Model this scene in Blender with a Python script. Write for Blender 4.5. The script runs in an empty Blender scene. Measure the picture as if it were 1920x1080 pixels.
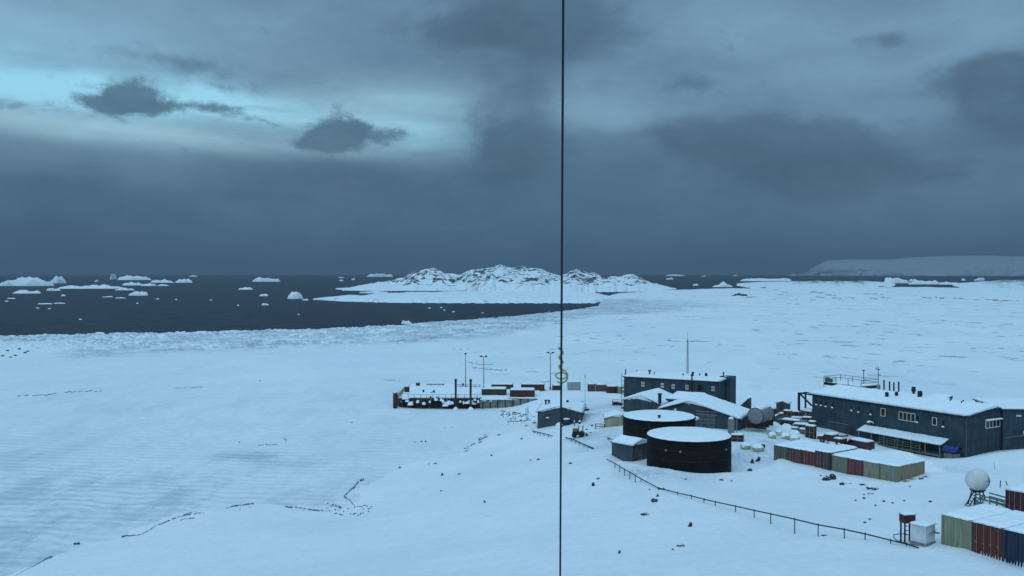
import bpy, bmesh, math, random
import numpy as np
from mathutils import Vector, Matrix
from mathutils import noise as mn
SC = bpy.context.scene
COL = SC.collection
R = math.radians
F = 1720.0; HOR = 513.5; CAMZ = 34.0
PITCH = math.atan((540 - HOR) / F)
# ------------------------------------------------------------------ camera
cd = bpy.data.cameras.new('camera'); cam = bpy.data.objects.new('camera', cd); COL.objects.link(cam)
cd.sensor_width = 36.0; cd.lens = 36.0 * F / 1920.0
cd.clip_start = 0.1; cd.clip_end = 120000
cam.location = (0, 0, CAMZ); cam.rotation_euler = (R(90) - PITCH, 0, 0)
SC.camera = cam
# ------------------------------------------------------------------ exposure
SC.view_settings.view_transform = 'Standard'; SC.view_settings.look = 'None'
SC.view_settings.exposure = 0.0; SC.view_settings.gamma = 1.0
try: SC.view_settings.use_curve_mapping = False
except Exception: pass
# ------------------------------------------------------------------ sun behind the overcast
SUN_EL, SUN_AZ = 32, -150          # behind the camera, to the left
sl = bpy.data.lights.new('sun', 'SUN'); sun = bpy.data.objects.new('sun', sl); COL.objects.link(sun)
sl.energy = 0.85; sl.angle = R(40); sl.color = (0.72, 0.9, 1.0)
sd = Vector((math.sin(R(SUN_AZ)) * math.cos(R(SUN_EL)), math.cos(R(SUN_AZ)) * math.cos(R(SUN_EL)), math.sin(R(SUN_EL))))
sun.rotation_euler = sd.to_track_quat('Z', 'Y').to_euler()
# ------------------------------------------------------------------ node helper
class NT:
    def __init__(s, tree): s.t = tree; s.n = tree.nodes; s.l = tree.links
    def new(s, typ, **kw):
        n = s.n.new(typ)
        for k, v in kw.items(): setattr(n, k, v)
        return n
    def put(s, sock, v):
        if isinstance(v, bpy.types.NodeSocket): s.l.new(v, sock)
        elif v is not None:
            if isinstance(v, (tuple, list)) and len(v) == 3 and sock.type == 'RGBA': v = (*v, 1)
            sock.default_value = v
    def m(s, op, a, b=None, c=None, clamp=False):
        n = s.new('ShaderNodeMath', operation=op); n.use_clamp = clamp
        s.put(n.inputs[0], a)
        if b is not None: s.put(n.inputs[1], b)
        if c is not None: s.put(n.inputs[2], c)
        return n.outputs[0]
    def vm(s, op, a, b):
        n = s.new('ShaderNodeVectorMath', operation=op); s.put(n.inputs[0], a); s.put(n.inputs[1], b); return n.outputs[0]
    def noise(s, vec, scale, detail=3, rough=.5, dist=0.0, color=False, dims='3D'):
        n = s.new('ShaderNodeTexNoise'); n.noise_dimensions = dims
        s.put(n.inputs['Vector'], vec); n.inputs['Scale'].default_value = scale
        n.inputs['Detail'].default_value = detail; n.inputs['Roughness'].default_value = rough
        n.inputs['Distortion'].default_value = dist
        return n.outputs['Color' if color else 'Fac']
    def ramp(s, fac, pts, interp='LINEAR'):
        n = s.new('ShaderNodeValToRGB'); n.color_ramp.interpolation = interp
        e = n.color_ramp.elements
        while len(e) > 1: e.remove(e[-1])
        e[0].position = pts[0][0]; c = pts[0][1]; e[0].color = (*c, 1) if isinstance(c, tuple) else (c, c, c, 1)
        for p, c in pts[1:]:
            x = e.new(p); x.color = (*c, 1) if isinstance(c, tuple) else (c, c, c, 1)
        s.put(n.inputs[0], fac); return n.outputs[0]
    def mix(s, f, a, b, mode='MIX'):
        n = s.new('ShaderNodeMix', data_type='RGBA', blend_type=mode)
        s.put(n.inputs[0], f); s.put(n.inputs[6], a); s.put(n.inputs[7], b); return n.outputs[2]
    def step(s, v, a, b, lo=0.0, hi=1.0):
        n = s.new('ShaderNodeMapRange', interpolation_type='SMOOTHSTEP'); s.put(n.inputs[0], v)
        n.inputs[1].default_value = a; n.inputs[2].default_value = b
        n.inputs[3].default_value = lo; n.inputs[4].default_value = hi; return n.outputs[0]
    def scale(s, vec, sx, sy, sz):
        return s.vm('MULTIPLY', vec, (sx, sy, sz))
# ------------------------------------------------------------------ world: storm clouds over a nishita sky
def pxdir(px, py):
    az = math.atan((px - 960) / F); el = math.atan((HOR - py) / F * math.cos(az)); return math.degrees(az), math.degrees(el)
W = bpy.data.worlds.new("World"); SC.world = W; W.use_nodes = True
W.node_tree.nodes.clear(); w = NT(W.node_tree)
tc = w.new('ShaderNodeTexCoord'); dirv = tc.outputs['Generated']
sep = w.new('ShaderNodeSeparateXYZ'); w.put(sep.inputs[0], dirv)
el0 = w.m('MULTIPLY', w.m('ARCSINE', sep.outputs[2]), 57.2958)
az0 = w.m('MULTIPLY', w.m('ARCTAN2', sep.outputs[0], sep.outputs[1]), 57.2958)
def warped(scale, amp, det=5):
    st = w.scale(dirv, 1, 1, 1.9)
    a = w.m('SUBTRACT', w.noise(st, scale, det, .62), .5); b = w.m('SUBTRACT', w.noise(w.vm('ADD', st, (7.3, 2.1, 5.5)), scale, det, .6), .5)
    return w.m('MULTIPLY_ADD', a, amp * 1.5, az0), w.m('MULTIPLY_ADD', b, amp, el0)
azs, els = warped(5.0, 5.0)       # soft, large structures
azf, elf = warped(15.0, 1.7, 6)
azm, elm = warped(7.5, 3.4, 6)     # lumpy edges of the big masses    # ragged edges of the small clouds
def blob(px, py, sx, sy, sharp=False, rot=0):
    a, e = {True: (azf, elf), False: (azs, els), 'm': (azm, elm), 'n': (az0, el0)}[sharp]
    a0, e0 = pxdir(px, py); sx = sx / F * 57.3; sy = sy / F * 57.3
    da = w.m('SUBTRACT', a, a0); de = w.m('SUBTRACT', e, e0)
    if rot:
        c, s_ = math.cos(R(rot)), math.sin(R(rot))
        u = w.m('ADD', w.m('MULTIPLY', da, c), w.m('MULTIPLY', de, s_)); v = w.m('SUBTRACT', w.m('MULTIPLY', de, c), w.m('MULTIPLY', da, s_)); da, de = u, v
    q = w.m('ADD', w.m('POWER', w.m('ABSOLUTE', w.m('DIVIDE', da, sx)), 2), w.m('POWER', w.m('ABSOLUTE', w.m('DIVIDE', de, sy)), 2))
    return w.m('EXPONENT', w.m('MULTIPLY', q, -1))
def total(lst, base=0.0, sharp=False):
    s = base
    for px, py, sx, sy, wt, rot in lst: s = w.m('MULTIPLY_ADD', blob(px, py, sx, sy, sharp, rot), wt, s)
    return s
soft = w.m('SUBTRACT', w.noise(w.scale(dirv, 1, 1, 2.4), 3.2, 6, .55, .3), .5)
fine = w.m('SUBTRACT', w.noise(w.scale(dirv, 1, 1, 2.8), 11.0, 6, .6, .4), .5)
vgrad = w.step(els, 0.5, 13.0, 0.26, 0.50)
B = w.m('MULTIPLY_ADD', soft, .20, vgrad)
B = w.m('MULTIPLY_ADD', fine, .22, B)
B = total([(200, 20, 420, 60, .14, 0), (60, 90, 260, 70, .20, 0), (1000, 120, 190, 130, -.16, 0), (940, 290, 90, 100, -.12, 0), (1130, 60, 90, 90, -.06, 0),
           (1330, 50, 170, 80, .14, 0), (1620, 150, 280, 90, .12, 0), (1800, 60, 220, 60, .08, 0), (1110, 200, 90, 50, .20, 0), (1230, 225, 90, 30, .10, 0),
           (1480, 285, 190, 70, -.16, -6), (1880, 185, 130, 55, -.24, -8), (1680, 225, 160, 35, .10, 0), (1150, 330, 130, 40, -.04, 0), (1660, 80, 90, 22, -.08, 0), (1650, 380, 200, 60, .02, 0),
           (1350, 130, 130, 25, -.10, 0), (60, 450, 330, 120, -.08, 0), (620, 330, 240, 40, -.06, 0), (700, 60, 200, 40, -.04, 0), (120, 300, 260, 30, .10, 0)], B)
cl = w.ramp(B, [(0, (.038, .078, .128)), (.22, (.070, .142, .228)), (.45, (.130, .235, .350)), (.7, (.215, .39, .55)), (1.0, (.34, .62, .80))])
veil = w.m('SUBTRACT', w.noise(w.scale(dirv, 1, 1, 7.0), 6.0, 6, .62, .6), .5)
# thin bright gap at the left, sky shows through
gap = w.m('MULTIPLY', total([(40, 165, 300, 46, 1.2, -5), (420, 190, 300, 30, .75, -7), (780, 220, 130, 45, .50, -4), (60, 60, 200, 40, .22, 0)], 0.0, 'm'), w.m('MULTIPLY_ADD', veil, 2.2, 1.0), clamp=True)
warm = w.m('MULTIPLY', total([(230, 246, 400, 24, .75, -2), (720, 200, 220, 50, .40, 0)], 0.0, 'n'), w.m('MULTIPLY_ADD', veil, 1.6, 1.0), clamp=True)
sky = w.new('ShaderNodeTexSky', sky_type='NISHITA'); sky.sun_disc = False
sky.sun_elevation = R(SUN_EL); sky.sun_rotation = R(SUN_AZ)
skyc = w.mix(1.0, sky.outputs[0], (.105, .105, .105), 'MULTIPLY')
skyc = w.mix(.8, skyc, (.36, .82, 1.05))
c1 = w.mix(gap, cl, skyc)
c1 = w.mix(warm, c1, (.40, .66, .78))
# big dark masses with lumpy edges
ms = total([(975, 275, 85, 70, 1.1, 0), (1000, 60, 190, 110, .85, 0), (1900, 175, 150, 75, 1.1, -5), (1500, 300, 230, 75, 1.0, -6), (1250, 250, 110, 40, .6, -10), (1330, 165, 90, 25, .55, -8), (1660, 75, 90, 22, .5, 0), (560, 325, 200, 30, .4, 0), (1700, 330, 160, 30, .4, 0), (820, 60, 160, 40, .45, 0), (330, 110, 260, 22, .35, -6), (560, 150, 220, 22, .35, -6)], 0.0, 'm')
msn = w.m('SUBTRACT', w.noise(w.scale(dirv, 1, 1, 1.7), 9.0, 8, .62, .2), .5)
mm = w.step(w.m('MULTIPLY_ADD', msn, 2.0, ms), .32, .90)
mcol = w.ramp(w.m('MULTIPLY_ADD', msn, 1.6, .5), [(0, (.048, .098, .152)), (1, (.105, .195, .285))])
c1 = w.mix(w.m('MULTIPLY', mm, .80), c1, mcol)
hl = total([(1110, 205, 95, 42, .7, 0), (1235, 225, 80, 26, .4, 0), (1700, 215, 150, 28, .38, 0), (1560, 185, 130, 28, .30, 0), (960, 215, 30, 60, .25, 0)], 0.0, 'm')
c1 = w.mix(w.m('MULTIPLY', w.step(w.m('MULTIPLY_ADD', msn, .9, hl), .15, 1.0), .7), c1, (.23, .42, .55))
# dark fracto-clouds in front of the gap
d = total([(235, 180, 46, 30, 1.3, 0), (190, 198, 50, 17, 1.0, 0), (285, 194, 50, 19, .9, 0), (400, 205, 70, 12, .75, -3), (650, 246, 54, 32, 1.3, 0), (605, 268, 60, 20, .9, 0), (735, 258, 50, 18, .7, 0),
           (30, 202, 60, 7, .55, 0), (95, 145, 80, 8, .35, -8), (420, 160, 60, 8, .35, 0), (510, 230, 70, 5, .4, -4), (550, 320, 130, 22, .5, 0), (700, 330, 60, 25, .4, 0)], 0.0, True)
wisp = w.m('SUBTRACT', w.noise(w.scale(dirv, 1, 1, 1.6), 24.0, 8, .68, .3), .5)
dm = w.step(w.m('MULTIPLY_ADD', wisp, 2.3, d), .20, 1.0)
c1 = w.mix(w.m('MULTIPLY', dm, .9), c1, w.ramp(w.m('MULTIPLY_ADD', wisp, 2.0, .5), [(0, (.060, .125, .195)), (1, (.115, .205, .29))]))
# brighter towards the zenith, as an overcast sky is
zen = w.step(el0, 17.5, 60, 0, 1)
zc = w.m('MULTIPLY_ADD', soft, .5, 1.0)
zcol = w.mix(1.0, w.new('ShaderNodeCombineColor').outputs[0], (1, 1, 1), 'MIX')
zn = w.new('ShaderNodeVectorMath', operation='SCALE'); zn.inputs[0].default_value = (.50, .83, 1.12); w.put(zn.inputs['Scale'], zc)
c2 = w.mix(zen, c1, zn.outputs[0])
below = w.step(el0, -1.5, -.2, 1, 0)
c3 = w.mix(below, c2, (.06, .10, .14))
bg = w.new('ShaderNodeBackground'); w.put(bg.inputs[0], c3); bg.inputs[1].default_value = 1.0
w.l.new(bg.outputs[0], w.new('ShaderNodeOutputWorld').inputs[0])
# ------------------------------------------------------------------ pixels to points
def ray(px, py):
    u = (px - 960) / F; v = (540 - py) / F
    dy = math.cos(PITCH) + v * math.sin(PITCH); dz = -math.sin(PITCH) + v * math.cos(PITCH)
    return u / dy, dz / dy
def P(px, py, z):
    kx, kz = ray(px, py); y = (z - CAMZ) / kz; return Vector((kx * y, y, z))
def at(px, py, y):
    kx, kz = ray(px, py); return Vector((kx * y, y, CAMZ + kz * y))
def along(o, u, px, py=760):
    k = ray(px, py)[0]; return (k * o[1] - o[0]) / (u[0] - k * u[1])
# ------------------------------------------------------------------ numpy noise
def vnoise(x, y, seed=0):
    xi = np.floor(x).astype(np.int64); yi = np.floor(y).astype(np.int64); fx = x - xi; fy = y - yi
    fx = fx * fx * (3 - 2 * fx); fy = fy * fy * (3 - 2 * fy)
    def h(a, b):
        n = (a * 374761393 + b * 668265263 + seed * 1442695041) & 0xffffffff
        n = ((n ^ (n >> 13)) * 1274126177) & 0xffffffff; n = n ^ (n >> 16); return (n & 0xffff) / 32767.5 - 1
    return (h(xi, yi) * (1 - fx) + h(xi + 1, yi) * fx) * (1 - fy) + (h(xi, yi + 1) * (1 - fx) + h(xi + 1, yi + 1) * fx) * fy
def fbm(x, y, sc, oct=4, seed=0, gain=.5):
    x = np.asarray(x, float) / sc; y = np.asarray(y, float) / sc; s = 0; a = 1
    for i in range(oct): s = s + a * vnoise(x * 2 ** i + 11.3 * i, y * 2 ** i - 7.7 * i, seed + i); a *= gain
    return s
# ------------------------------------------------------------------ terrain height
ctrl = []
for px, py, z in [(30,1078,0),(98,1045,0),(230,1005,0),(300,985,0),(390,962,0),(470,946,0),(540,954,0),(600,962,0),(660,945,0),(690,905,0),(760,870,0),(870,842,0),(925,815,0),(955,795,0),(940,775,0),(905,768,0),
                  (60,1000,-1),(180,960,-1.2),(300,920,-1.4),(400,900,-1.5),(560,890,-1.5),(640,870,-1.5),(800,815,-1.6),(850,790,-1.6),(700,770,-2.5),(820,745,-2),(880,725,-2.2),(760,720,-3),
                  (120,1080,1.1),(250,1080,2.2),(400,1080,3.6),(600,1080,6),(800,1080,8.2),(1050,1080,10.5),(1250,1080,11.5),(1450,1080,12),(1700,1080,12.2),(1920,1072,11.9),
                  (500,1000,1.6),(700,1000,3.4),(900,1000,6.6),(1100,1000,8.8),(1300,1000,10),(1490,1001,10.4),(1600,1011,10.9),(1720,1030,11.3),
                  (800,920,2.1),(950,900,4.8),(1100,920,7.6),(1236,920,9),(1153,880,8.7),(940,835,1.5),(1000,828,3.6),(1060,832,5.2),(1115,845,6.8),(1130,822,6.8),
                  (1290,892,8.1),(1450,885,8.2),(1390,850,7.7),(1165,850,8.1),(1120,800,6.3),(1090,792,5.2),(1010,796,4.2),(1100,750,4.9),(1150,762,5.5),(1130,736,4.3),(1060,735,3.5),(1005,737,2.9),(1005,752,2.8),(965,765,0.7),
                  (1100,714,-.4),(1000,715,-.6),(1200,706,-1.2),(1300,806,8.2),(1400,802,8),(1430,830,8.1),(1490,826,7.6),(1530,812,6.8),
                  (1811,858,5.9),(1780,866,6.3),(1860,850,7.4),(1920,846,7.6),(1450,872,8.3),(1557,889,8.2),(1680,900,8.3),(1747,887,8.6),(1560,925,8.9),
                  (1820,947,10.1),(1700,930,9.4),(1884,958,10.5),(1765,1019,11.6),(1830,1027,11.5),(1883,1037,11.3),(1920,1058,11.2),(1900,888,8.6),(1640,900,8.3)]:
    p = P(px, py, z); ctrl.append((p.x, p.y, z))
ctrl += [(45,175,6.5),(30,202,5),(62,190,5),(50,230,2.2),(60,262,-1.2),(20,285,-.5),(62,127,6.2),(80,170,5),(90,205,2),(70,208,2),(78,240,-1.5),(115,190,1.5),(130,150,5),(120,100,9),(100,60,12),(0,30,13),(60,30,13.5),
         (-60,60,4.5),(-100,60,-.3),(-130,100,-2),(0,-20,14),(80,-20,14),(-80,0,5),(-120,0,0),(-30,30,10.5),(150,-20,13),(170,100,8),(180,200,2),(180,270,-2),(120,270,-3),(-160,0,-2),(-160,200,-3),(-100,170,-2.5),(-60,270,-3),(0,300,-2)]
CP = np.array(ctrl, float); nC = len(CP)
def tps(d2): return np.where(d2 > 1e-9, .5 * d2 * np.log(np.maximum(d2, 1e-9)), 0)
D2 = ((CP[:, None, :2] - CP[None, :, :2]) ** 2).sum(-1) / 1e4
A_ = np.zeros((nC + 3, nC + 3)); A_[:nC, :nC] = tps(D2) + np.eye(nC) * 2e-4
A_[:nC, nC] = 1; A_[:nC, nC + 1:] = CP[:, :2] / 100; A_[nC:, :nC] = A_[:nC, nC:].T
WT = np.linalg.solve(A_, np.concatenate([CP[:, 2], [0, 0, 0]]))
TANKC = (P(1291.5, 815, 12.1)); 
def Hn(x, y):
    x = np.asarray(x, float); y = np.asarray(y, float); s = np.full(x.shape, WT[nC]) + WT[nC + 1] * x / 100 + WT[nC + 2] * y / 100
    for i in range(nC): s = s + WT[i] * tps(((x - CP[i, 0]) ** 2 + (y - CP[i, 1]) ** 2) / 1e4)
    s = s + fbm(x, y, 14, 3, 5) * .17 + fbm(x * .6 + y * .3, y * 1.2 - x * .4, 3.2, 3, 9) * .065
    # containment hollow round the tanks
    r = np.hypot((x - TANKC.x - 1) / 1.25, (y - TANKC.y - 3))
    s = s - .75 * np.clip((9.5 - r) / 1.6, 0, 1) * (y < TANKC.y + 8)
    s = s + .28 * np.exp(-((r - 9.8) / 1.0) ** 2) * (y < TANKC.y + 2)
    return np.clip(s, -3, 16)
def H(x, y): return float(Hn(np.array([x]), np.array([y]))[0])
def G(px, py, y0=45, y1=320):
    kx, kz = ray(px, py); ys = np.arange(y0, y1, .5)
    h = np.maximum(Hn(kx * ys, ys), 0.0); hit = np.nonzero(CAMZ + kz * ys <= h)[0]
    y = ys[hit[0]] if len(hit) else (0 - CAMZ) / kz
    return Vector((kx * y, y, max(H(kx * y, y), 0.0)))
# ------------------------------------------------------------------ materials
def mat(name, col=(.5, .5, .5), rough=.6, metal=0.0, var=0.0, vscale=3.0, bump=0.0, bscale=8.0, spec=.4, build=None):
    m = bpy.data.materials.new(name); m.use_nodes = True; t = NT(m.node_tree); b = t.n['Principled BSDF']
    b.inputs['Roughness'].default_value = rough; b.inputs['Metallic'].default_value = metal; b.inputs['Specular IOR Level'].default_value = spec
    o = t.new('ShaderNodeTexCoord').outputs['Object']; c = (*col, 1)
    if build: build(t, b, o)
    else:
        if var:
            n = t.noise(o, vscale, 5, .6); f = t.step(n, .3, .7)
            t.put(b.inputs['Base Color'], t.mix(f, tuple(x * (1 - var) for x in col), tuple(min(1, x * (1 + var)) for x in col)))
        else: b.inputs['Base Color'].default_value = c
        if bump:
            bn = t.new('ShaderNodeBump'); bn.inputs['Strength'].default_value = 1; bn.inputs['Distance'].default_value = bump
            t.put(bn.inputs['Height'], t.noise(o, bscale, 4, .6)); t.l.new(bn.outputs[0], b.inputs['Normal'])
    return m
def bumpn(t, b, h, dist):
    bn = t.new('ShaderNodeBump'); bn.inputs['Strength'].default_value = 1; bn.inputs['Distance'].default_value = dist
    t.put(bn.inputs['Height'], h); t.l.new(bn.outputs[0], b.inputs['Normal'])
def snow_b(t, b, o):
    wr = t.new('ShaderNodeAttribute', attribute_name='masks').outputs['Fac']
    n1 = t.noise(o, .06, 5, .6); n2 = t.noise(o, 1.1, 5, .7); n3 = t.noise(o, 7.0, 3, .7)
    f = t.m('ADD', t.m('MULTIPLY', n1, .5), t.m('MULTIPLY', n2, .5))
    c = t.mix(t.step(f, .35, .65), (.74, .82, .87), (.84, .90, .94))
    trk = t.noise(t.scale(o, 1.6, .5, 1), .9, 6, .75, .6); sst = t.noise(t.scale(o, .5, 1.6, 1), 1.3, 5, .7)
    c = t.mix(t.m('MULTIPLY', t.m('MULTIPLY_ADD', t.step(trk, .36, .64), .7, .3), t.m('MULTIPLY', wr, .85)), c, (.40, .48, .55))
    c = t.mix(t.m('MULTIPLY', t.step(sst, .5, .72), .30), c, (.62, .71, .79))
    t.put(b.inputs['Base Color'], c)
    bumpn(t, b, t.m('ADD', n2, t.m('MULTIPLY', n3, .5)), .16)
SNOW = mat('snow', rough=.75, spec=.2, build=snow_b)
def roofsnow_b(t, b, o):
    n2 = t.noise(o, .9, 5, .65)
    t.put(b.inputs['Base Color'], t.mix(t.step(n2, .3, .7), (.74, .83, .89), (.82, .90, .95)))
    bumpn(t, b, n2, .12)
RSNOW = mat('roof_snow', rough=.75, spec=.2, build=roofsnow_b)
def ice_b(t, b, o):
    at_ = t.new('ShaderNodeAttribute', attribute_name='masks').outputs['Color']
    sp = t.new('ShaderNodeSeparateColor'); t.put(sp.inputs[0], at_)
    bare, rub, leads = sp.outputs[0], sp.outputs[1], sp.outputs[2]
    n1 = t.noise(t.scale(o, 1, .6, 1), .02, 7, .65); n2 = t.noise(o, .5, 6, .75)
    base = t.mix(t.step(t.m('MULTIPLY_ADD', n2, .5, t.m('MULTIPLY', n1, .5)), .36, .64), (.66, .75, .82), (.81, .88, .92))
    # wind ripples: bands across the view, bare ice in the troughs
    wv = t.new('ShaderNodeTexWave', wave_type='BANDS', bands_direction='Y', wave_profile='SIN')
    rot = t.new('ShaderNodeMapping'); rot.inputs['Rotation'].default_value = (0, 0, R(8)); t.put(rot.inputs[0], o)
    t.put(wv.inputs['Vector'], rot.outputs[0]); wv.inputs['Scale'].default_value = .11; wv.inputs['Distortion'].default_value = 8.0
    wv.inputs['Detail'].default_value = 4; wv.inputs['Detail Scale'].default_value = .8; wv.inputs['Detail Roughness'].default_value = .6
    pat = t.noise(t.scale(o, 1.1, .6, 1), .06, 6, .65)
    rip = t.m('MULTIPLY', t.m('MULTIPLY', t.step(wv.outputs['Fac'], .3, .95), bare), t.step(pat, .36, .60))
    pat2 = t.noise(t.vm('ADD', t.scale(o, 1.3, .55, 1), (50, 20, 0)), .085, 7, .72)
    blot = t.m('MULTIPLY', t.m('ADD', t.step(pat2, .44, .62), t.m('MULTIPLY', t.m('SUBTRACT', bare, 1.0, clamp=True), 1.2)), bare, clamp=True)
    c = t.mix(t.m('MULTIPLY', rip, .32), base, (.34, .43, .50))
    c = t.mix(t.m('MULTIPLY', blot, .50), c, (.34, .43, .49))
    # broken brash band near the open water
    vo = t.new('ShaderNodeTexVoronoi', feature='DISTANCE_TO_EDGE'); wob = t.mix(.35, t.scale(o, .11, .16, 1), t.noise(o, .15, 4, .6, color=True)); t.put(vo.inputs['Vector'], t.vm('ADD', t.scale(o, .13, .17, 1), t.scale(t.noise(o, .09, 4, .6, color=True), 2.2, 2.2, 0))); vo.inputs['Scale'].default_value = 1.0
    edge = t.m('MULTIPLY', t.step(vo.outputs['Distance'], .02, .16, 1, 0), t.step(t.noise(o, .03, 4, .6), .42, .6))
    c = t.mix(t.m('MULTIPLY', t.m('MULTIPLY', edge, rub), .9), c, (.10, .15, .19))
    c = t.mix(t.m('MULTIPLY', t.m('MULTIPLY', rub, t.step(t.noise(o, .05, 5, .7), .36, .60)), .7), c, (.36, .44, .50))
    # small dark leads scattered over the far ice
    ld = t.noise(t.scale(o, .9, .8, 1), .085, 6, .7, .3)
    ldm = t.m('MULTIPLY', t.step(ld, .575, .61), t.step(t.noise(o, .012, 4, .6), .42, .60))
    c = t.mix(t.m('MULTIPLY', t.m('MULTIPLY', ldm, leads), .95), c, (.13, .19, .25))
    t.put(b.inputs['Base Color'], c)
    h = t.m('ADD', t.m('MULTIPLY', n2, .5), t.m('MULTIPLY', t.m('MULTIPLY', wv.outputs['Fac'], bare), -.45))
    h = t.m('ADD', h, t.m('MULTIPLY', t.noise(o, 2.5, 4, .7), .15))
    bumpn(t, b, h, .45)
ICE = mat('sea_ice', rough=.7, spec=.25, build=ice_b)
def berg_b(t, b, o):
    n = t.noise(o, .5, 5, .6)
    t.put(b.inputs['Base Color'], t.mix(t.step(n, .35, .62), (.60, .74, .82), (.82, .90, .94))); bumpn(t, b, n, .5)
BERG = mat('berg_ice', rough=.6, spec=.3, build=berg_b)
def water_b(t, b, o):
    n = t.noise(t.scale(o, .6, 1, 1), .07, 9, .78); n2 = t.noise(t.scale(o, .6, 1, 1), .35, 4, .7)
    t.put(b.inputs['Base Color'], t.mix(t.step(n, .36, .64), (.004, .010, .020), (.028, .048, .072)))
    bumpn(t, b, t.m('ADD', t.m('MULTIPLY', n, 2.5), n2), 1.3)
WATER = mat('sea_water', rough=.45, spec=.10, build=water_b)
def isl_b(t, b, o):
    at_ = t.new('ShaderNodeAttribute', attribute_name='masks').outputs['Color']
    sp = t.new('ShaderNodeSeparateColor'); t.put(sp.inputs[0], at_)
    n = t.noise(t.scale(o, 1, 1, 1.3), .055, 7, .68, .5); n2 = t.noise(o, .02, 4, .6)
    rk = t.m('MULTIPLY_ADD', sp.outputs[0], .10, t.m('ADD', t.m('MULTIPLY', n, .75), t.m('MULTIPLY', n2, .25)))
    rock = t.mix(t.noise(o, .2, 4, .6), (.035, .042, .045), (.13, .135, .12))
    t.put(b.inputs['Base Color'], t.mix(t.step(rk, .61, .635), t.mix(n2, (.66, .78, .85), (.82, .90, .95)), rock))
    bumpn(t, b, n, 3.0)
ISL = mat('island_snow_rock', rough=.8, spec=.2, build=isl_b)
def coast_b(t, b, o):
    sep_ = t.new('ShaderNodeSeparateXYZ'); t.put(sep_.inputs[0], o)
    n = t.noise(t.scale(o, 1, 1, 3), .0014, 6, .7, .5)
    low = t.step(sep_.outputs[2], 20, 190, 1, 0)
    f = t.m('MULTIPLY', t.step(n, .45, .6), low)
    t.put(b.inputs['Base Color'], t.mix(f, (.38, .44, .48), (.08, .10, .11)))
COAST = mat('glacier_coast', rough=.8, spec=.2, build=coast_b)
def rock_b(t, b, o):
    n = t.noise(o, 3.0, 5, .6); g = t.new('ShaderNodeNewGeometry'); s_ = t.new('ShaderNodeSeparateXYZ'); t.put(s_.inputs[0], g.outputs['Normal'])
    r = t.mix(n, (.018, .020, .020), (.075, .072, .062))
    f = t.step(t.m('MULTIPLY_ADD', t.m('SUBTRACT', n, .5), .5, s_.outputs[2]), .72, .88)
    t.put(b.inputs['Base Color'], t.mix(f, r, (.76, .85, .9))); bumpn(t, b, n, .1)
ROCK = mat('dark_rock_dusted', rough=.9, spec=.2, build=rock_b)
def siding(col, per=.35, axis='X', dark=.8):
    def f(t, b, o):
        n = t.noise(o, .5, 6, .7); n2 = t.noise(t.scale(o, 3.2, 3.2, .22), 1.0, 5, .65)
        f_ = t.m('ADD', t.m('MULTIPLY', n, .6), t.m('MULTIPLY', n2, .4))
        t.put(b.inputs['Base Color'], t.mix(t.step(f_, .38, .62), tuple(c * .72 for c in col), tuple(c * 1.25 for c in col)))
        s_ = t.new('ShaderNodeSeparateXYZ'); t.put(s_.inputs[0], o)
        v = t.m('ADD', s_.outputs[0], s_.outputs[1]) if axis == 'X' else s_.outputs[2]
        bumpn(t, b, t.m('PINGPONG', v, per / 2), .10)
    return f
SLATE = mat('slate_blue_siding', rough=.7, spec=.15, build=siding((.040, .062, .078)))
SLATE2 = mat('blue_grey_siding', rough=.7, spec=.15, build=siding((.056, .074, .088)))
SHEDG = mat('grey_siding', rough=.6, spec=.3, build=siding((.085, .105, .118)))
TRIM = mat('dark_trim', (.018, .02, .023), .5)
TANK = mat('black_tank_steel', (.0105, .0105, .011), .7, .0, var=.35, vscale=.5, bump=.03, bscale=1.2, spec=.12)
STEEL = mat('dark_steel', (.018, .016, .015), .75, .0, var=.4, vscale=2)
RUST = mat('rusty_steel', (.042, .024, .019), .85, .0, var=.5, vscale=1.5)
GALV = mat('grey_metal', (.20, .21, .22), .6, .1, var=.2)
PALE = mat('pale_window_frame', (.62, .60, .54), .6)
GLASS = mat('dark_glass', (.012, .016, .02), .12, spec=.6)
GLIT = mat('pale_lit_glass', (.42, .42, .38), .3, spec=.5)  # lit room behind the pane painted as a pale base colour, no emission
RUBBER = mat('black_rubber', (.012, .012, .013), .85)
CONC = mat('weathered_concrete', (.17, .19, .16), .9, var=.4, vscale=.8, bump=.05)
WOOD = mat('weathered_timber', (.16, .15, .13), .9, var=.4, vscale=2)
GREENW = mat('green_grey_timber', (.105, .135, .11), .9, var=.3, vscale=2)
YEL = mat('yellow_paint', (.16, .11, .02), .5, var=.3)
OLIVE = mat('yellow_green_tie', (.34, .28, .07), .6)
WIRE = mat('black_wire', (.006, .007, .008), .5)
REDP = mat('red_vehicle_paint', (.065, .011, .015), .35, var=.2, spec=.5)
BLUEP = mat('blue_tarpaulin', (.015, .04, .19), .6, var=.3, bump=.05, bscale=3)
DOMEM = mat('white_radome', (.60, .62, .59), .6, var=.08, vscale=1.5)
TUB = mat('pale_tub', (.42, .40, .30), .7, var=.3)
WHITE = mat('white_panel', (.55, .60, .60), .6, var=.15, vscale=1.2)
CREAM = mat('pale_yellow_siding', rough=.7, spec=.2, build=siding((.30, .30, .20)))
SIGNM = mat('grey_mark', (.16, .20, .23), .7)
ORNG = mat('orange_paint', (.45, .12, .03), .6)
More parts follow.
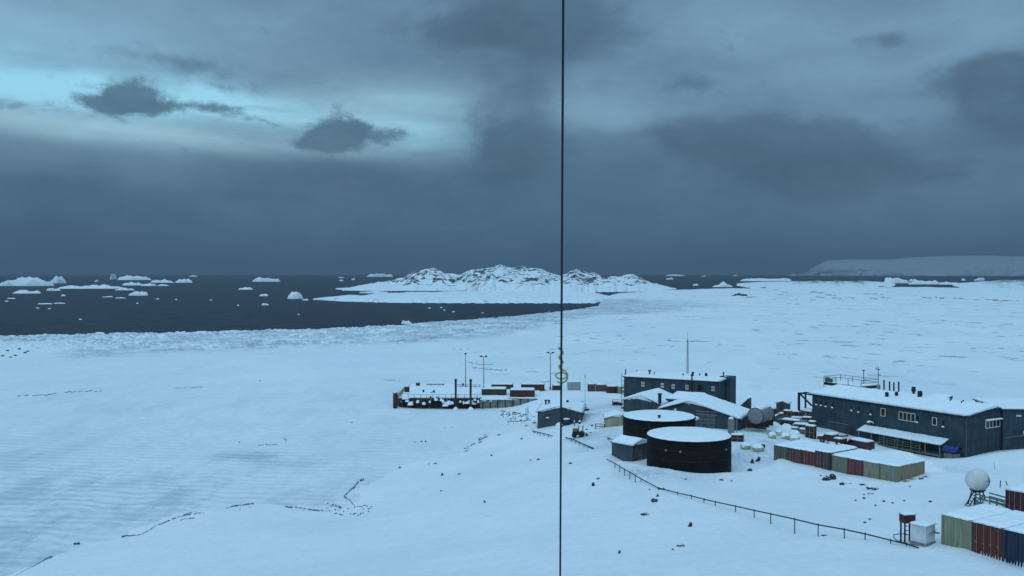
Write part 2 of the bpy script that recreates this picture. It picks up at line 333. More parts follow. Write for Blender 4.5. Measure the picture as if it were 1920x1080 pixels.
def paint(name, col, rusty=.5):
    def f(t, b, o):
        n = t.noise(o, 1.3, 6, .7); st = t.noise(t.scale(o, 7, 7, .5), 1.0, 4, .6)
        c = t.mix(t.step(st, .3, .7), tuple(x * .75 for x in col), tuple(min(1, x * 1.2) for x in col))
        c = t.mix(t.m('MULTIPLY', t.step(n, .56, .72), rusty), c, (.10, .045, .025)); t.put(b.inputs['Base Color'], c)
        bumpn(t, b, n, .02)
    return mat(name, rough=.6, spec=.3, build=f)
CC = dict(olive=paint('olive_container', (.10, .105, .075)), maroon=paint('maroon_container', (.115, .045, .05)), red=paint('red_container', (.135, .032, .036)),
          brown=paint('dark_maroon_container', (.065, .040, .048)), sage=paint('sage_container', (.16, .18, .13)), beige=paint('beige_container', (.24, .23, .17)),
          grey=paint('grey_container', (.20, .22, .19)), tan=paint('tan_container', (.22, .20, .125)), pgreen=paint('pale_green_container', (.22, .245, .165), .2),
          orange=paint('rust_orange_container', (.105, .026, .017), .4), blue=paint('dark_blue_container', (.016, .030, .060), .2), dgrey=paint('dark_grey_container', (.045, .042, .04)),
          rust=paint('rust_red_container', (.072, .026, .020), .6), dred=paint('dark_red_container', (.065, .014, .022), .4), pale=paint('pale_container', (.30, .33, .32), .2))
# ------------------------------------------------------------------ mesh builder
class MB:
    def __init__(s): s.v = []; s.f = []; s.sm = []
    def add(s, vs, fs, smooth=False):
        k = len(s.v); s.v += [tuple(v) for v in vs]; s.f += [tuple(i + k for i in f) for f in fs]; s.sm += [smooth] * len(fs); return s
    def box(s, x0, x1, y0, y1, z0, z1):
        return s.add([(x0,y0,z0),(x1,y0,z0),(x1,y1,z0),(x0,y1,z0),(x0,y0,z1),(x1,y0,z1),(x1,y1,z1),(x0,y1,z1)],
                     [(0,3,2,1),(4,5,6,7),(0,1,5,4),(1,2,6,5),(2,3,7,6),(3,0,4,7)])
    def prism(s, poly, axis, a, b):     # poly of (p,q) pairs extruded along axis from a to b
        n = len(poly)
        def mk(p, q, t): return (t, p, q) if axis == 'x' else ((p, t, q) if axis == 'y' else (p, q, t))
        return s.add([mk(p, q, a) for p, q in poly] + [mk(p, q, b) for p, q in poly], [tuple(range(n))[::-1], tuple(range(n, 2 * n))] + [(i, (i + 1) % n, n + (i + 1) % n, n + i) for i in range(n)])
    def bar(s, p, q, r, n=6, r2=None, smooth=True):
        p = Vector(p); q = Vector(q); d = (q - p); L = d.length
        if L < 1e-6: return s
        d /= L; a = d.orthogonal().normalized(); b = d.cross(a); r2 = r if r2 is None else r2
        vs = [p + (a * math.cos(2 * math.pi * i / n) + b * math.sin(2 * math.pi * i / n)) * r for i in range(n)] + [q + (a * math.cos(2 * math.pi * i / n) + b * math.sin(2 * math.pi * i / n)) * r2 for i in range(n)]
        s.add(vs, [(i, (i + 1) % n, n + (i + 1) % n, n + i) for i in range(n)], smooth and n > 4)
        return s.add(vs, [tuple(range(n))[::-1], tuple(range(n, 2 * n))])
    def tube(s, pts, r, n=6):
        for a, b in zip(pts[:-1], pts[1:]): s.bar(a, b, r, n)
        return s
    def lathe(s, prof, c=(0, 0, 0), n=32, smooth=True):
        vs = []; fs = []
        for r, z in prof: vs += [(c[0] + r * math.cos(2 * math.pi * i / n), c[1] + r * math.sin(2 * math.pi * i / n), c[2] + z) for i in range(n)]
        for k in range(len(prof) - 1): fs += [(k * n + i, k * n + (i + 1) % n, (k + 1) * n + (i + 1) % n, (k + 1) * n + i) for i in range(n)]
        return s.add(vs, fs, smooth)
    def sphere(s, c, r, n=16, m=10, sq=(1, 1, 1), f=None):
        vs = []; fs = []
        for j in range(m + 1):
            th = math.pi * j / m
            for i in range(n):
                ph = 2 * math.pi * i / n; d = Vector((math.sin(th) * math.cos(ph), math.sin(th) * math.sin(ph), math.cos(th)))
                rr = r * (f(d) if f else 1); vs.append((c[0] + d.x * rr * sq[0], c[1] + d.y * rr * sq[1], c[2] + d.z * rr * sq[2]))
        for j in range(m):
            for i in range(n): fs.append((j * n + i, (j + 1) * n + i, (j + 1) * n + (i + 1) % n, j * n + (i + 1) % n))
        return s.add(vs, fs, True)
    def torus(s, c, R_, r, axis=(0, 0, 1), n=20, m=8, a0=0, a1=2 * math.pi):
        ax = Vector(axis).normalized(); a = ax.orthogonal().normalized(); b = ax.cross(a); pts = []
        for i in range(n + 1):
            t = a0 + (a1 - a0) * i / n; pts.append(Vector(c) + (a * math.cos(t) + b * math.sin(t)) * R_)
        return s.tube(pts, r, m)
    def build(s, name, m, parent=None, loc=None, bevel=0):
        me = bpy.data.meshes.new(name); me.from_pydata(s.v, [], s.f); me.materials.append(m)
        me.polygons.foreach_set('use_smooth', s.sm); me.update()
        o = bpy.data.objects.new(name, me); COL.objects.link(o)
        if parent: o.parent = parent
        if loc is not None: o.location = loc
        if bevel:
            bv = o.modifiers.new('bevel', 'BEVEL'); bv.width = bevel; bv.segments = 2; bv.limit_method = 'ANGLE'
        return o
def tag(o, label=None, cat=None, group=None, kind=None):
    if label: o['label'] = label
    if cat: o['category'] = cat
    if group: o['group'] = group
    if kind: o['kind'] = kind
    return o
def thing(name, label, cat, loc=(0, 0, 0), rz=0, group=None):
    o = bpy.data.objects.new(name, None); COL.objects.link(o); o.location = loc; o.rotation_euler = (0, 0, rz); o.empty_display_size = .3
    return tag(o, label, cat, group)
def cap(x0, x1, y0, y1, zf, thk, parent, name='roof_snow', res=.35, seed=1, edge=.45, over=.06, m=None, wob=.3, opn=''):
    nx = max(4, int((x1 - x0) / res)); ny = max(4, int((y1 - y0) / res)); nx = min(nx, 90); ny = min(ny, 60)
    x0 -= over; x1 += over; y0 -= over; y1 += over
    vs = []; fs = []
    for j in range(ny + 1):
        for i in range(nx + 1):
            x = x0 + (x1 - x0) * i / nx; y = y0 + (y1 - y0) * j / ny
            e = min(1e9 if ('l' in opn and i) else x - x0, 1e9 if ('r' in opn and i < nx) else x1 - x, y - y0, y1 - y); ed = min(edge, (x1 - x0) / 2.2, (y1 - y0) / 2.2)
            q = min(1, max(0, e / ed)); pr = math.sqrt(1 - (1 - q) ** 2)
            n1 = mn.noise((x * .6 + seed * 9.1, y * .6, seed)); n2 = mn.noise((x * 2.1, y * 2.1, seed + 5))
            if e < 1e-5: z = zf(x, y) - .05
            else: z = zf(x, y) + thk * pr * (1 + (0 if opn else wob * n1)) + (0 if opn else thk * .10 * n2)
            if e < 1e-5:
                wv = .05 * mn.noise((x * 2.7, y * 2.7, seed + 11)); x += wv; y += wv
            vs.append((x, y, z))
    for j in range(ny):
        for i in range(nx): a = j * (nx + 1) + i; fs.append((a, a + 1, a + nx + 2, a + nx + 1))
    if not opn: fs.append(tuple([i for i in range(nx + 1)][::-1] + [j * (nx + 1) for j in range(1, ny + 1)] + [ny * (nx + 1) + i for i in range(1, nx + 1)] + [j * (nx + 1) + nx for j in range(ny - 1, 0, -1)]))
    b = MB(); b.add(vs, fs, True); return b.build(name, m or RSNOW, parent)
def mound(c, rx, ry, h, seed=0, n=18, m=7, b=None):
    b = b or MB(); vs = []; fs = []
    for j in range(m + 1):
        q = j / m
        for i in range(n):
            a = 2 * math.pi * i / n; w_ = 1 + .25 * mn.noise((math.cos(a) * 1.3 + seed * 3.3, math.sin(a) * 1.3, seed)); 
            z = h * math.cos(q * math.pi / 2) ** .7 * (1 + .18 * mn.noise((q * 3 * math.cos(a), q * 3 * math.sin(a), seed * 2.1)))
            vs.append((c[0] + math.cos(a) * rx * w_ * q, c[1] + math.sin(a) * ry * w_ * q, c[2] + (z if q < 1 else -.15)))
    for j in range(m):
        for i in range(n): fs.append((j * n + i, (j + 1) * n + i, (j + 1) * n + (i + 1) % n, j * n + (i + 1) % n))
    b.add(vs, fs, True); return b
def gridmesh(name, X, Y, Z, m, wrap=False, attr=None, kind='structure'):
    ny, nx = X.shape; co = np.stack([X, Y, Z], -1).reshape(-1, 3).astype(np.float32)
    idx = np.arange(nx * ny).reshape(ny, nx)
    if wrap: idx = np.concatenate([idx, idx[:, :1]], 1)
    a, b, c, d_ = idx[:-1, :-1], idx[:-1, 1:], idx[1:, 1:], idx[1:, :-1]
    q = np.stack([a, b, c, d_], -1).reshape(-1, 4)
    me = bpy.data.meshes.new(name); me.vertices.add(len(co)); me.vertices.foreach_set('co', co.ravel())
    me.loops.add(q.size); me.loops.foreach_set('vertex_index', q.ravel().astype(np.int32))
    me.polygons.add(len(q)); me.polygons.foreach_set('loop_start', np.arange(0, q.size, 4, dtype=np.int32)); me.polygons.foreach_set('loop_total', np.full(len(q), 4, dtype=np.int32))
    me.polygons.foreach_set('use_smooth', np.ones(len(q), bool)); me.update(calc_edges=True); me.validate()
    if attr is not None:
        ca = me.color_attributes.new('masks', 'FLOAT_COLOR', 'POINT'); A = np.ones((nx * ny, 4), np.float32); A[:, :3] = attr.reshape(-1, 3); ca.data.foreach_set('color', A.ravel())
    me.materials.append(m); o = bpy.data.objects.new(name, me); COL.objects.link(o)
    if kind: o['kind'] = kind
    return o
# ================================================================== SETTING
# water to the horizon
MB().add([(-42000,-3000,-1.2),(42000,-3000,-1.2),(42000,40000,-1.2),(-42000,40000,-1.2)], [(0,1,2,3)]).build('sea_water', WATER)['kind'] = 'structure'
# sea ice: a fan of cells, denser near the camera, up to the ice edge
epx = [(-900,640),(-200,632),(0,628.5),(200,626),(400,621),(560,617),(740,609.5),(900,597.5),(1000,588.5),(1050,583),(1080,579),(1100,577),(1122,573),(1135,556),(1160,549),(1200,546.5),(1260,543.5),(1340,541),(1430,540.5),(1500,538),(1650,537.5),(1800,539),(1920,538),(2400,538)]
ea = np.array([math.atan(ray(p, y)[0]) for p, y in epx]); ed = np.array([P(p, y, 0).y * math.sqrt(1 + ray(p, y)[0] ** 2) for p, y in epx])
azs_ = np.concatenate([np.linspace(-math.pi, -.62, 60, endpoint=False), np.linspace(-.62, .62, 760), np.linspace(.62, math.pi, 60, endpoint=False)[1:]])
farr = np.interp(azs_, ea, ed, left=520, right=2600)
farr = farr + fbm(azs_ * 60, azs_ * 0, 1, 5, 3) * farr * .010 + fbm(azs_ * 900, azs_ * 0, 1, 3, 8) * farr * .004
rows = 230; s_ = np.linspace(0, 1, rows); near = 25.0
RR = near * (farr[None, :] / near) ** s_[:, None]; AZ = np.broadcast_to(azs_[None, :], RR.shape)
X = RR * np.sin(AZ); Y = RR * np.cos(AZ)
distedge = (farr[None, :] - RR)
pxs = 960 + F * np.tan(np.clip(AZ, -1.2, 1.2))
wrub = np.interp(pxs, [0, 120, 300, 600, 850, 1000, 1110, 1240, 1420], [95, 120, 130, 170, 190, 200, 260, 180, 0])
distr = np.where(farr[None, :] > 985, np.maximum(985 - RR, (RR - 985) * .7), farr[None, :] - RR)
rub = np.clip((wrub + fbm(X, Y, 60, 4, 21) * 45 - distr) / 60, 0, 1) * np.clip((1430 - pxs) / 290, 0, 1)
bare = np.clip((190 - Y + fbm(X, Y, 50, 3, 31) * 25) / 50, 0, 1) * np.clip((10 - X + fbm(X, Y, 40, 3, 33) * 18 - (Y - 110) * .1) / 40, 0, 1)
bare = np.maximum(bare, .34 * np.clip((330 - Y) / 80, 0, 1) * np.clip((5 - X) / 30, 0, 1))
for (qx, qy, sa, sb, am) in ((480,856,9,6,1.5),(560,870,12,4,.8),(230,945,16,7,.7),(120,905,18,8,.6),(60,985,14,8,.7),(380,690,10,12,.3)):
    q_ = P(qx, qy, 0); bare = np.maximum(bare, am * np.exp(-((X - q_.x) / sa) ** 2 - ((Y - q_.y) / sb) ** 2))
leads = np.clip((Y - 240) / 160, 0, 1) * np.clip((pxs - 780) / 300, .12, 1)
Z = fbm(X, Y, 40, 3, 40) * .12 + rub * (np.abs(fbm(X, Y, 5, 3, 44)) * .55 + fbm(X, Y, 26, 2, 46) * .15) * np.clip((1250 - RR) / 500, .15, 1) + .15 * np.exp(-distedge / 12) * (1 + fbm(X, Y, 7, 3, 48))
Z = Z + np.clip((RR - 1300) / 600, 0, 1) * np.clip((pxs - 1200) / 100, 0, 1) * np.abs(fbm(X, Y, 70, 4, 52)) * 1.0
Z = np.where(np.arange(rows)[:, None] < rows - 1, np.maximum(Z, -.25), -1.6)
gridmesh('sea_ice', X, Y, Z, ICE, wrap=True, attr=np.stack([bare, rub, leads], -1))
# land
gx = np.concatenate([np.arange(-200, -70, 3.0), np.arange(-70, 100, .6), np.arange(100, 260, 4.0)]); gy = np.concatenate([np.arange(-80, 60, 4.0), np.arange(60, 200, .55), np.arange(200, 310, 1.4)])
GX, GY = np.meshgrid(gx, gy); GZ = Hn(GX, GY)
worn = np.zeros_like(GX)
for qx, qy, ra, am in ((1120,742,7,.8),(1125,760,6,.9),(1132,780,5,1),(1120,805,5,.9),(1150,830,6,1),(1185,880,4,.9),(1210,900,4,.8),(1390,858,5,.9),(1425,855,5,1),(1450,840,6,1),(1400,820,6,.8),(1500,838,6,.7),(1600,850,5,.6),(1300,903,4,.5),(1780,868,4,.6),(1100,735,8,.6),(1200,845,4,.9)):
    q_ = P(qx, qy, 7.5); worn = np.maximum(worn, am * np.exp(-((GX - q_.x) ** 2 + (GY - q_.y) ** 2) / ra ** 2))
worn = np.clip(worn * (1 + .7 * fbm(GX, GY, 4, 4, 71)), 0, 1)
gridmesh('snow_ground', GX, GY, GZ, SNOW, attr=np.stack([worn, worn, worn], -1))
# ice rubble along the ice edge: countless small blocks, one object
rng = random.Random(4); b = MB()
for i in range(5200):
    px = rng.uniform(-120, 1190); a = math.atan((px - 960) / F); fr = float(np.interp(a, azs_, farr)); wd = float(np.interp(px, [0, 600, 1000, 1150], [100, 150, 180, 260]))
    r = fr - 2 - wd * rng.random() ** 1.1; x = r * math.sin(a); y = r * math.cos(a); s = rng.uniform(.5, 1.7) * (2.6 if rng.random() < .03 else 1); s *= 1 if px < 950 else .6; h = s * rng.uniform(.12, .36); t = rng.uniform(0, 3.14)
    vs = []
    for zz, k in ((-.1, 1.0), (h, .65)):
        for q in range(5):
            aa = t + q * 1.2566; rr = s * k * rng.uniform(.7, 1.2); vs.append((x + math.cos(aa) * rr, y + math.sin(aa) * rr * .8, zz * (1 if zz < 0 else rng.uniform(.6, 1.3))))
    b.add(vs, [(0,1,6,5),(1,2,7,6),(2,3,8,7),(3,4,9,8),(4,0,5,9),(5,6,7,8,9)])
tag(b.build('ice_rubble', BERG), 'band of broken brash ice blocks along the edge of the open water', 'ice rubble', kind='stuff')
# islands
def interp(pts, x): return float(np.interp(x, [p[0] for p in pts], [p[1] for p in pts]))
def island(name, front, back, top, label, cat, ridge=.6, step=3, rows=22, low=2.0, rough=.0, m=None, rockiness=.0, seed=1, kind='structure', jag=0.0):
    x0 = front[0][0]; x1 = front[-1][0]; cols = int((x1 - x0) / step) + 1; n = rows
    X = np.zeros((n, cols)); Y = X.copy(); Z = X.copy(); K = np.zeros((n, cols, 3))
    for i in range(cols):
        px = x0 + (x1 - x0) * i / (cols - 1); yf = P(px, interp(front, px), 0).y; yb = interp(back, px)
        yb = P(px, yb, 0).y if yb < 900 else yb
        k = ray(px, 520)[0]; ends = min(1, i / 22, (cols - 1 - i) / 14) ** .7
        wy = (yb - yf) * .5 * (1 - min(1, ends + .12)); yf += wy + (yb - yf) * .05 * mn.noise((px * .11, seed, 1)); yb -= wy
        for j in range(n):
            s = j / (n - 1); y = yf + (yb - yf) * s; x = k * y
            yr = yf + (yb - yf) * ridge
            zr = (CAMZ + ray(px, interp(top, px))[1] * yr) if top else low * (1 + .5 * mn.noise((px * .03, seed, 0)))
            sh = (s / ridge) if s < ridge else (1 - s) / (1 - ridge); sh = max(0, min(1, sh))
            prof = sh ** .85 if top else min(1, sh * 5) ** .6
            z = max(0, zr) * prof
            nz = mn.fractal((x * .012, y * .012, seed), 1.0, 2.0, 5); rid = 1 - abs(mn.noise((x * .02, y * .02, seed + 3))) * 2
            env = min(1, z / 10) * min(1, abs(s - ridge) * 6 + .15) if top else min(1, z)
            z = z + rough * env * (nz + .5 * rid - .3) + jag * env * mn.noise((x * .06, y * .05, seed + 9))
            if j == 0 or j == n - 1 or ends <= 0: z = -2
            elif not top: z = z * ends + .15
            else: z = z * min(1, ends * 1.5)
            X[j, i] = x; Y[j, i] = y; Z[j, i] = z; K[j, i, 0] = rockiness * min(1, max(0, z - 3) / 14)
    g = gridmesh(name, X, Y, Z, m or ISL, attr=K, kind=kind)
    if label: tag(g, label, cat)
    return g
island('island', [(628,544),(720,544.5),(870,544),(900,547),(1060,549.5),(1095,547),(1250,545),(1270,543)], [(628,2350),(1270,2350)],
       [(628,542),(650,540),(680,535),(700,532),(740,524),(757,521),(765,515),(775,509),(800,503),(815,502),(828,506),(835,512),(850,512),(862,516),(868,512),(885,505),(905,503),(925,500),(938,495.5),(950,500),(960,502),(975,498),(985,497.5),(1000,502),(1015,504),(1030,511),(1050,517),(1062,512),(1070,506),(1082,503),(1095,508),(1105,512),(1115,511),(1130,521),(1145,518),(1160,518),(1175,514),(1187,513),(1200,520),(1225,531),(1245,536),(1270,541)],
       None, None, step=2.5, rows=34, rough=9, jag=3.5, rockiness=1.0, seed=4)
island('snow_spit', [(585,561),(620,563),(680,564.5),(740,566),(900,567),(1060,567),(1150,567)], [(585,559.6),(640,557),(680,555),(720,552),(760,549.5),(870,547.5),(1000,546.5),(1095,548.5),(1150,553)], None, None, None, ridge=.5, low=2.6, rough=1.5, seed=8)
island('snow_spit', [(672,549),(730,549.2)], [(672,547.3),(730,547)], None, None, None, ridge=.5, low=3, rough=1, seed=9)
island('snow_spit', [(640,544.3),(700,544.3)], [(640,542.8),(700,542)], None, None, None, ridge=.5, low=2.5, rough=1, seed=10)
island('snow_hill', [(1380,545),(1500,548),(1600,550),(1680,546)], [(1380,4100),(1680,4100)], [(1380,542),(1430,536),(1450,531.5),(1480,528.5),(1495,527),(1512,529),(1530,527),(1555,529),(1570,526.5),(1590,529),(1612,526),(1630,529),(1652,533),(1680,541)], None, None, rough=5, jag=5, rockiness=3.2, seed=13)
island('snow_hill', [(1785,546),(1850,556),(1960,560)], [(1785,4100),(1960,4100)], [(1785,539),(1810,534),(1840,529),(1865,526.5),(1880,524.5),(1900,525.5),(1920,524),(1960,528)], None, None, rough=3, jag=3, rockiness=2.0, seed=15)
island('glacier_coast', [(1490,517.2),(1700,517.2),(2100,517.3)], [(1490,26000),(2100,26000)], [(1490,515.2),(1500,511),(1515,504),(1521,494),(1545,487.5),(1600,485),(1670,485.5),(1720,481),(1780,478.5),(1850,478),(1920,480),(2100,484)], None, None, step=5, rough=20, m=COAST, seed=17, ridge=.4)
# ================================================================== ICEBERGS
def berg(px, py, wpx, hpx, label, name='iceberg', seed=1, kind='flat', group=None, cat=None):
    p = P(px, py, -1.0); y = p.y; s = y / F; a = wpx * s / 2; h = hpx * s + .15; dp = max(a * .5, h * 1.2)
    b = MB(); n, m = 30, 9; vs = []; fs = []
    fq = 1.6 + (seed % 3) * .5; off = (seed * 7.7) % 50
    for j in range(m + 1):
        q = 1 - j / m
        for i in range(n):
            t = 2 * math.pi * i / n; ct, st = math.cos(t), math.sin(t)
            wob = 1 + .22 * mn.noise((ct * 1.4 + off, st * 1.4, seed * 1.3))
            x = ct * q * wob; yy = st * q * wob
            hn = .5 + .5 * mn.noise((x * fq + off, yy * 1.2 + off, seed)) + .28 * mn.noise((x * fq * 3 + off, yy * 3, seed + 4))
            if kind == 'peak': hn = hn * .45 + .55 * math.exp(-((x - .12) / .45) ** 2) * (1 + .4 * mn.noise((x * 4, yy * 3, off)))
            else: hn = hn * (1.0 + .35 * math.sin(seed * 2.3) * x) + .12
            z = h * (1 - q ** 5) ** .6 * max(.12, hn) * 1.15
            vs.append((x * a, yy * dp, z if j else -.6))
    for j in range(m):
        for i in range(n): fs.append((j * n + i, j * n + (i + 1) % n, (j + 1) * n + (i + 1) % n, (j + 1) * n + i))
    b.add(vs, fs, True); o = b.build(name, BERG, loc=(p.x, p.y + dp * .6, -1.2)); tag(o, label, cat or name.replace('_', ' '), group); return o
BL = [(8,536,34,10,'flat','low white iceberg cut off by the left edge of the photo'),
 (55,536,78,17,'flat','large jumbled iceberg with a lumpy crest near the left edge'),
 (104,531,30,13,'peak','pointed iceberg just right of the large jumbled one'),
 (46,550,54,6,'flat','flat nearer floe left of and below the long ice strip'),
 (98,545,26,5,'flat','small lumpy floe directly below the pointed iceberg'),
 (142,541,84,6,'flat','long low floe running right from below the pointed iceberg'),
 (196,541,66,6,'flat','broad low floe at the right end of the long ice strip'),
 (232,544,38,4,'flat','thin floe tip trailing right below the long ice strip'),
 (209,524,8,10,'peak','small upright ice pinnacle left of the long tabular iceberg'),
 (248,525,60,9,'flat','long white tabular iceberg with a sloping top on the horizon side'),
 (246,535,42,6,'flat','narrow ragged floe below the long tabular iceberg'),
 (276,536,30,5,'flat','short floe touching the right end of the ragged narrow floe'),
 (303,530,46,6,'flat','low lumpy iceberg in the middle of the row right of the tabular one'),
 (343,530,34,7,'flat','rounded double topped iceberg at the right end of the row'),
 (361,519,16,3,'flat','tiny pale floe close under the horizon right of the row'),
 (305,536,22,3,'flat','thin flat floe just below the lumpy iceberg in the row'),
 (255,554,38,8,'flat','solid white block shaped floe nearest in the left group'),
 (495,528,52,9,'flat','lone rounded iceberg rising to the right near the horizon'),
 (460,543,27,4,'flat','thin floe alone left below the lone rounded iceberg'),
 (494,555,17,4,'flat','small flat floe halfway between lone iceberg and ice edge'),
 (497,572,15,3.5,'flat','smallest flat floe, lowest of the three below the lone iceberg'),
 (552,560,28,13,'flat','steep white iceberg with a blunt peak left of the snow spit'),
 (572,563,11,3,'flat','small floe touching the right foot of the steep peaked iceberg'),
 (118,555,9,3,'flat','tiny floe in open water below the long floe strip'),
 (180,528,7,3,'flat','tiny round floe left of the upright ice pinnacle'),
 (712,519,50,6,'flat','pale flat iceberg on the horizon left of the rocky island'),
 (640,527,8,3,'flat','tiny floe left of another, under the pale horizon iceberg'),
 (662,525,7,4,'flat','tiny rounded floe nearest the left tip of the rocky island'),
 (762,607,20,6,'flat','white floe in dark water just off the ice edge'),
 (1268,517.5,40,3,'flat','thin pale floe on the horizon right of the rocky island'),
 (1256,524,14,3,'flat','small pale floe below the thin horizon floe right of the island'),
 (1356,538,42,9,'peak','white wedge shaped iceberg grounded before the right hand sea ice'),
 (1305,535.5,12,3,'flat','tiny floe left of the wedge shaped iceberg'),
 (1440,527,100,6,'flat','long low ice strip left of the low snow hill'),
 (1683,531,48,11,'flat','rounded snow covered dome of ice right of the low snow hill'),
 (1740,533,60,8,'flat','lumpy low ice ridge left of the small floe at the right'),
 (1782,533.5,40,5,'flat','thin ice strip between lumpy ridge and right hand snow hill'),
 (1715,528,20,5,'flat','short floe tucked between the ice dome and the lumpy ridge'),
 (1838,526,19,5,'flat','small pale floe near the horizon above the right hand snow hill'),
 (1808,526,8,4,'flat','tiny floe left of the small pale one near the right horizon'),
 (1488,516.7,12,2.5,'flat','tiny pale floe just left of the far glacier coast')]
for i, (px, py, wp, hp, k, lb) in enumerate(BL): berg(px, py, wp, hp, lb, 'iceberg' if hp > 6.5 else 'ice_floe', seed=i + 1, kind=k)
for i, (px, py, wp) in enumerate([(92,579,6),(70,578,7),(150,599,7),(257,569,5),(295,561,7),(12,565,8),(330,562,5),(82,570,30),(110,569,22),(200,557,22),(225,559,20),(395,563,6),(446,573,5),(560,590,4),(805,578,5),(827,577,5),(833,582,5),(850,585,6),(905,587,4),(1380,517.3,12),(1320,518.5,10),(640,521,12),(20,560,18)]):
    berg(px, py, wp, 1.6, 'tiny fragment of ice floating in the dark open water', 'ice_fragment', seed=60 + i, group='loose ice fragments on the open water')

# ================================================================== BUILDINGS
class Wall:
    def __init__(s, ox, oy, base, ux, uy):
        s.ox, s.oy, s.base = ox, oy, base; L = math.hypot(ux, uy); s.u = (ux / L, uy / L); s.v = (-s.u[1], s.u[0]); s.rz = math.atan2(uy, ux)
    def t(s, px, py=760): return along((s.ox, s.oy), s.u, px, py)
    def tz(s, px, py):
        t = s.t(px, py); return t, at(px, py, s.oy + t * s.u[1]).z - s.base
    def w(s, x, y, z=0): return (s.ox + s.u[0] * x + s.v[0] * y, s.oy + s.u[1] * x + s.v[1] * y, s.base + z)
    def loc(s): return (s.ox, s.oy, s.base)
def window(th, wl, px, py, w, h, panes=1, frame=PALE, glass=GLASS, sill=True, label=None, split=False):
    t0 = wl.t(px - w / 2, py); t1 = wl.t(px + w / 2, py); t, z = wl.tz(px, py); y = wl.oy + t * wl.u[1]; hh = h * y / F
    z0, z1 = z - hh / 2, z + hh / 2; f = .09; b = MB()
    b.box(t0, t1, -.07, .0, z0, z0 + f); b.box(t0, t1, -.07, .0, z1 - f, z1)
    for k in range(panes + 1):
        x = t0 + (t1 - t0 - f) * k / panes; b.box(x, x + f, -.065, .0, z0 + f, z1 - f)
    if split: b.box(t0 + f, t1 - f, -.06, .0, (z0 + z1) / 2 - .06, (z0 + z1) / 2 + .06)
    o = b.build('window', frame, th); MB().box(t0 + f, t1 - f, -.03, .02, z0 + f, z1 - f).build('pane', glass, o)
    if sill:
        mound(((t0 + t1) / 2, -.12, z0 - .02), (t1 - t0) * .45, .12, .07, seed=int(px) % 17, n=10, m=3).build('sill_snow', RSNOW, o)
    if label: o['label'] = label
    return o
def roofz(prof):
    xs = [p[0] for p in prof]; zs = [p[1] for p in prof]; return lambda q: float(np.interp(q, xs, zs))
def gable(th, prof, y0, y1, base, wall_m, over=.35, thick=.16, snow=.25, seed=1, edge=.4, res=.35, alongx=False, trim=TRIM):
    """prof: (q, z) roof line across; extruded between y0 and y1 (or along x)"""
    ax = 'x' if alongx else 'y'
    poly = [(prof[0][0], base)] + [(q, z) for q, z in prof] + [(prof[-1][0], base)]
    MB().prism(poly, ax, y0, y1).build('wall', wall_m, th)
    a = (prof[0][1] - prof[1][1]) / (prof[0][0] - prof[1][0]); c = (prof[-1][1] - prof[-2][1]) / (prof[-1][0] - prof[-2][0])
    ex = [(prof[0][0] - over, prof[0][1] - a * over)] + prof[1:-1] + [(prof[-1][0] + over, prof[-1][1] + c * over)]
    up = [(q, z + .01) for q, z in ex] + [(q, z + thick) for q, z in ex[::-1]]
    rf = MB().prism(up, ax, y0 - over, y1 + over).build('roof', trim, th)
    rz_ = roofz([(q, z + thick) for q, z in ex])
    if alongx: cap(y0 - over, y1 + over, ex[0][0], ex[-1][0], lambda x, y: rz_(y), snow, rf, seed=seed, edge=edge, res=res)
    else: cap(ex[0][0], ex[-1][0], y0 - over, y1 + over, lambda x, y: rz_(x), snow, rf, seed=seed, edge=edge, res=res)
    return rf
# ---- two storey dark blue building at the back
g = P(1170, 707, 12.5); g2 = P(1347, 717, 12.5); WG = Wall(g.x, g.y, 5.6, g2.x - g.x, g2.y - g.y); Lg = math.hypot(g2.x - g.x, g2.y - g.y)
t = thing('storehouse', 'long dark two storey building with a flat snowy roof behind the two black tanks', 'building', WG.loc(), WG.rz)
MB().box(0, Lg, 0, 9.5, -1.5, 6.9).build('wall', SLATE, t)
rf = MB().box(-.25, Lg + .25, -.3, 9.8, 6.91, 7.12).build('roof', TRIM, t); cap(-.25, Lg + .25, -.3, 9.8, lambda x, y: 7.12, .22, rf, seed=3)
MB().box(Lg - 1.6, Lg + 1.1, 5.2, 9.3, -1.5, 7.35).build('stair_tower', SLATE, t)
MB().box(Lg + .0, Lg + .22, -.06, .16, -1.2, 6.85).build('corner_trim', TRIM, t)
for px, py, lit in [(1205.6,720.4,1),(1225,721.5,0),(1242,722.5,1),(1262.5,724.6,1),(1288,726,1),(1312.5,726.7,0),(1337,728.8,1)]:
    window(t, WG, px, py, 8.5, 11, glass=GLIT if lit else GLASS, frame=TRIM, split=True, sill=False, label='window with panes coloured pale as if lit' if lit else 'dark unlit window')
window(t, WG, 1181, 740.5, 13, 7, panes=2, frame=SLATE2, sill=False)
b = MB(); tt, _ = WG.tz(1298, 720); b.bar((tt, -.25, 3.2), (tt, -.25, 7.9), .14, 8); b.bar((tt, -.25, 7.9), (tt, -.25, 8.25), .26, 8); b.build('flue_pipe', STEEL, t)
def roofvent(th, wl, px, h, r=.18, y=3.0, z=7.2, capr=.3, name='roof_vent'):
    tt = along((wl.ox + wl.v[0] * y, wl.oy + wl.v[1] * y), wl.u, px, 705)
    b = MB(); b.bar((tt, y, z), (tt, y, z + h), r, 10)
    if capr: b.bar((tt, y, z + h * .72), (tt, y, z + h), capr, 10, capr * .8)
    return b.build(name, STEEL, th)
